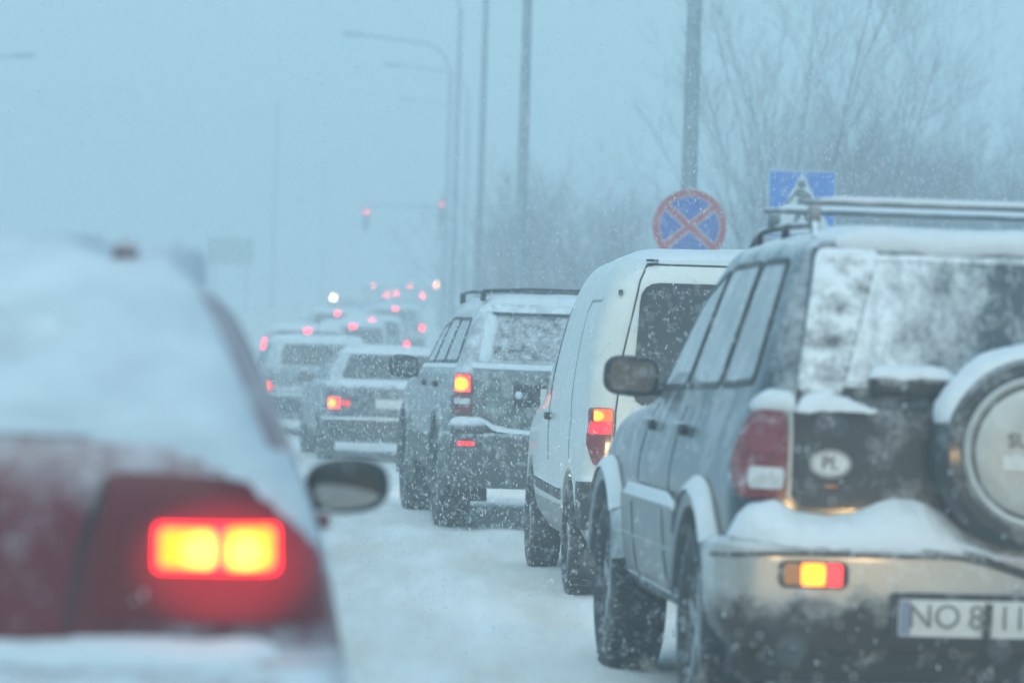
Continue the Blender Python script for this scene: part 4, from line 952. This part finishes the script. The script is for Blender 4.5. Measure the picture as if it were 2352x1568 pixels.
def crossing_sign():
    X, Y, Z, a = 3.17, 43.6, 2.98, .375; z = zg(Y) - .05
    root = thing('crossing_sign', 'square blue pedestrian-crossing sign with white triangle, above the off-roader roof', 'road sign', (X, Y, z))
    MB().tube([(0, 0, 0), (0, 0, Z - z + .3)], .03, 10).build('post', galv, root)
    F_ = lambda u, q, e: Vector((u, -.045 - e, q + Z - z))
    pl = panel('plate', F_, roundpoly(rect(-a, a, -a, a), .03), sign_white, root, 0, -.01)
    bl = panel('blue_field', F_, roundpoly(rect(-a + .012, a - .012, -a + .012, a - .012), .025), sign_blue2, pl, .004, 0)
    tr = panel('white_triangle', F_, roundpoly([(-.355, -.33), (.355, -.33), (0, .362)], .012), sign_white, pl, .008, 0)
    S = 1.22
    for poly in (ell(0, .155, .038, .038, 14), [(-.05, .11), (.02, .11), (.085, .02), (.055, -.06), (-.03, -.06)], [(-.045, .10), (-.03, .07), (-.125, -.035), (-.145, -.02)], [(.045, .09), (.085, .06), (.12, -.04), (.10, -.05)], [(-.03, -.05), (.03, -.05), (-.03, -.22), (-.075, -.21)], [(.0, -.05), (.055, -.05), (.10, -.21), (.055, -.22)]):
        panel('walking_figure', F_, [(u * S - .005, q * S + .035) for u, q in poly], plate_black, tr, .011 + .0008 * abs(poly[0][0]) * 10, .002)
    return root
crossing_sign()
gs = thing('direction_sign', 'large faint green direction sign left of the silver hatchback roof', 'road sign', (-13.9, 192, zg(192) - .05))
for u in (-.8, .8): MB().tube([(u, 0, 0), (u, 0, 3.6)], .06, 8).build('post', galv, gs)
MB().box((0, -.08, 3.0), (2.3, .05, 1.3), None, .02).build('panel', plain('sign green', (.02, .16, .09), .5), gs)

# ------------------------------------------------------------------ bare trees and shrubs on the right verge
bark = dusted('frosted bark', (.12, .118, .115), .85, amount=.18, scale=12, soft=.3, up=.25)
twig = dusted('frosted twigs', (.19, .195, .195), .85, amount=.18, scale=30, soft=.3, up=.25)
def branch_tree(seed, hgt, stems, spread, levels=4, kids=5, r0=.03, upw=.35, thin=.6):
    rnd = random.Random(seed); T, C = [], []
    def grow(p, d, L, r_, lv, store):
        seg = 5 if lv < 2 else 3; pts = [p]; q = p.copy(); dd = d.copy(); ds = []
        for i in range(seg):
            dd = (dd + Vector((rnd.gauss(0, .10), rnd.gauss(0, .10), rnd.gauss(0, .06) + upw * .10))).normalized()
            q = q + dd * (L / seg); pts.append(q.copy()); ds.append(dd.copy())
        rr = [r_ * (1 - .75 * i / seg) for i in range(seg + 1)]
        store.append((pts, rr, 5 if lv == 0 else 3))
        if lv >= levels: return
        n = kids if lv else kids + 3
        for k in range(n):
            f = rnd.uniform(.22 if lv == 0 else .12, 1.0); i = min(seg - 1, int(f * seg)); b = pts[i].lerp(pts[i + 1], f * seg - i)
            ax = (Matrix.Rotation(rnd.uniform(0, 6.283), 3, ds[i]) @ ds[i].orthogonal().normalized())
            ang = R(rnd.uniform(22, 55)); nd = (ds[i] * math.cos(ang) + ax * math.sin(ang) + Vector((0, 0, upw * .5))).normalized()
            grow(b, nd, L * rnd.uniform(.32, .56) * (1.15 - .5 * f), max(.0022, r_ * (1 - .7 * f) * thin), lv + 1, C)
    for s_ in range(stems):
        a = rnd.uniform(0, 6.283); lean = rnd.uniform(.02, spread)
        grow(Vector((.12 * math.cos(a) * (stems > 1), .12 * math.sin(a) * (stems > 1), 0)), Vector((lean * math.cos(a), lean * math.sin(a), 1)).normalized(), hgt * rnd.uniform(.72, 1.0), r0 * rnd.uniform(.75, 1.1), 0, T)
    def to_mesh(S):
        vs, fs = [], []
        for pts, rr, n in S:
            base = len(vs)
            for i, p in enumerate(pts):
                t = (pts[min(i + 1, len(pts) - 1)] - pts[max(i - 1, 0)]).normalized(); a = t.orthogonal().normalized(); b = t.cross(a)
                for k in range(n):
                    w_ = 2 * math.pi * k / n; o = p + (a * math.cos(w_) + b * math.sin(w_)) * rr[i]; vs.append((o.x, o.y, o.z))
            for i in range(len(pts) - 1):
                for k in range(n): fs.append((base + i * n + k, base + i * n + (k + 1) % n, base + (i + 1) * n + (k + 1) % n, base + (i + 1) * n + k))
        return mesh_of(vs, fs)
    return to_mesh(T), to_mesh(C)
KINDS = {'tall': branch_tree(3, 8.5, 1, .06, 4, 6, .034, .55), 'multi': branch_tree(5, 7.2, 6, .11, 3, 8, .022, .55), 'bush': branch_tree(8, 4.2, 12, .50, 3, 6, .013, .40), 'bush2': branch_tree(11, 5.2, 10, .42, 3, 7, .015, .45), 'mass': branch_tree(14, 6.4, 9, .45, 3, 10, .018, .40)}
def tree(name, kind, X, Y, s_, rz, label, cat='tree', group='bare trees and shrubs behind the signs'):
    root = thing(name, label, cat, (X, Y, zg(Y) - .08), rz, group); root.scale = (s_, s_, s_)
    obj('trunk', KINDS[kind][0], bark, root); obj('crown', KINDS[kind][1], twig, root)
tree('sapling', 'multi', 3.05, 50, .90, 2.6, 'many-stemmed sapling between the round sign and the square sign')
tree('sapling', 'multi', 4.5, 54, .80, 2.1, 'many-stemmed sapling above the square crossing sign')
tree('bare_tree', 'tall', 3.75, 57, .62, 1.0, 'slender bare tree just right of the thickest lamp post')
tree('bare_tree', 'tall', 7.9, 56, .66, 2.6, 'bare tree at the right edge of the picture')
tree('bare_tree', 'tall', 5.3, 72, .66, 4.0, 'tall faint tree behind the crossing sign')
for i, (X, Y, s_) in enumerate([(5.0, 57, .62), (5.9, 61, .72), (6.6, 57, .66), (7.3, 63, .70), (8.2, 60, .60), (4.6, 64, .62), (5.5, 70, .74), (6.9, 72, .78), (8.0, 70, .7)]):
    tree('leafless_shrub', 'mass', X, Y, s_, i * 1.3, ['dense twiggy shrub right of the crossing sign', 'dense twiggy shrub, tallest of the hazy thicket on the right', 'dense twiggy shrub above the roof bars of the off-roader', 'faint twiggy shrub deep in the thicket on the right', 'twiggy shrub at the far right of the thicket', 'faint twiggy shrub behind the crossing sign', 'hazy twigs far behind the crossing sign', 'haziest twigs in the middle of the thicket', 'haziest twigs at the right of the thicket'][i], 'shrub')
for i, (X, Y, s_) in enumerate([(.35, 66, .68), (.95, 64, .72), (1.5, 67, .78), (2.1, 62, .70), (2.75, 58, .68), (3.6, 53, .7), (.0, 72, .75), (1.3, 58, .5), (.7, 70, .8), (1.9, 71, .82), (-.4, 78, .75)]):
    tree('bush', 'bush' if i % 2 else 'bush2', X, Y, s_, i * 2.2, ['low bush just right of the third lamp post', 'bare bush between the second lamp post and the white van', 'bare bush left of the round sign', 'bare bush directly behind the round sign', 'bare bush right of the round sign', 'bare bush under the square crossing sign', 'faintest bush, behind the second lamp post', 'smallest bare bush, above the white van roof', 'hazy bush between the second and third lamp posts', 'hazy bush far behind the round sign', 'haziest bush, left of the second lamp post'][i], 'shrub')

# ------------------------------------------------------------------ falling snow
def snowfall(N, y0, y1):
    rs = np.random.RandomState(4)
    Y = y0 + (y1 - y0) * rs.rand(N * 3) ** .42
    hw, hh = .17 * Y + 1.3, .125 * Y + .8
    X = (rs.rand(N * 3) * 2 - 1) * hw; Z = H + (rs.rand(N * 3) * 2 - 1) * hh
    ok = Z > .1; X, Y, Z = X[ok][:N], Y[ok][:N], Z[ok][:N]; N = len(X)
    L = N // 7       # thicker just above the road
    Yl = 13 + 30 * rs.rand(L); X = np.concatenate([X, (rs.rand(L) * 2 - 1) * (.13 * Yl + 1)]); Z = np.concatenate([Z, .08 + 1.25 * rs.rand(L) ** 1.3 + np.array([zg(q) for q in Yl])]); Y = np.concatenate([Y, Yl]); N = len(X)
    C = np.stack([X, Y, Z], 1)
    s_ = .0025 + .0024 * rs.rand(N) ** 2; ln = 1.8 + 1.6 * rs.rand(N)
    d = np.stack([rs.normal(0, .35, N), rs.normal(0, .35, N), np.ones(N)], 1); d /= np.linalg.norm(d, axis=1)[:, None]
    a = np.cross(d, np.array([0, 1., 0])); a /= np.linalg.norm(a, axis=1)[:, None]; b = np.cross(d, a)
    sv = s_[:, None]
    vs = np.stack([C + d * sv * ln[:, None], C + a * sv, C + (b * .9 - a * .5) * sv, C - (b * .9 + a * .5) * sv - d * sv * ln[:, None] * .6], 1).reshape(-1, 3)
    f = np.array([[0, 1, 2], [0, 2, 3], [0, 3, 1], [1, 3, 2]])
    F = (f[None] + (np.arange(N) * 4)[:, None, None]).reshape(-1, 3)
    me = bpy.data.meshes.new('falling snow'); me.vertices.add(len(vs)); me.vertices.foreach_set('co', vs.astype(np.float32).ravel())
    me.loops.add(F.size); me.loops.foreach_set('vertex_index', F.astype(np.int32).ravel()); me.polygons.add(len(F))
    me.polygons.foreach_set('loop_start', np.arange(0, F.size, 3, dtype=np.int32)); me.update(); me.validate()
    m, nt_, p = new_mat('snowflake'); setp(p, (.80, .83, .85), .9, spec=.1)
    o = obj('falling_snow', me, m); o['kind'] = 'stuff'; o['label'] = 'fine snowflakes falling between the cars'; return o
snowfall(180000, 1.6, 50)

# ------------------------------------------------------------------ snow-filled air
hz = MB().box((0, 215, 9.5), (330, 580, 24), None).build('haze', None, None, False)
hz['kind'] = 'stuff'; hz['label'] = 'pale blue snowy haze filling the air'
m = bpy.data.materials.new('haze'); m.use_nodes = True; nt = m.node_tree; nt.nodes.remove(nt.nodes['Principled BSDF'])
pv = nt.nodes.new('ShaderNodeVolumePrincipled'); pv.inputs['Color'].default_value = (.80, .87, .89, 1); pv.inputs['Density'].default_value = .0108; pv.inputs['Anisotropy'].default_value = 0.0
nt.links.new(pv.outputs[0], nt.nodes['Material Output'].inputs['Volume'])
hz.data.materials.clear(); hz.data.materials.append(m)
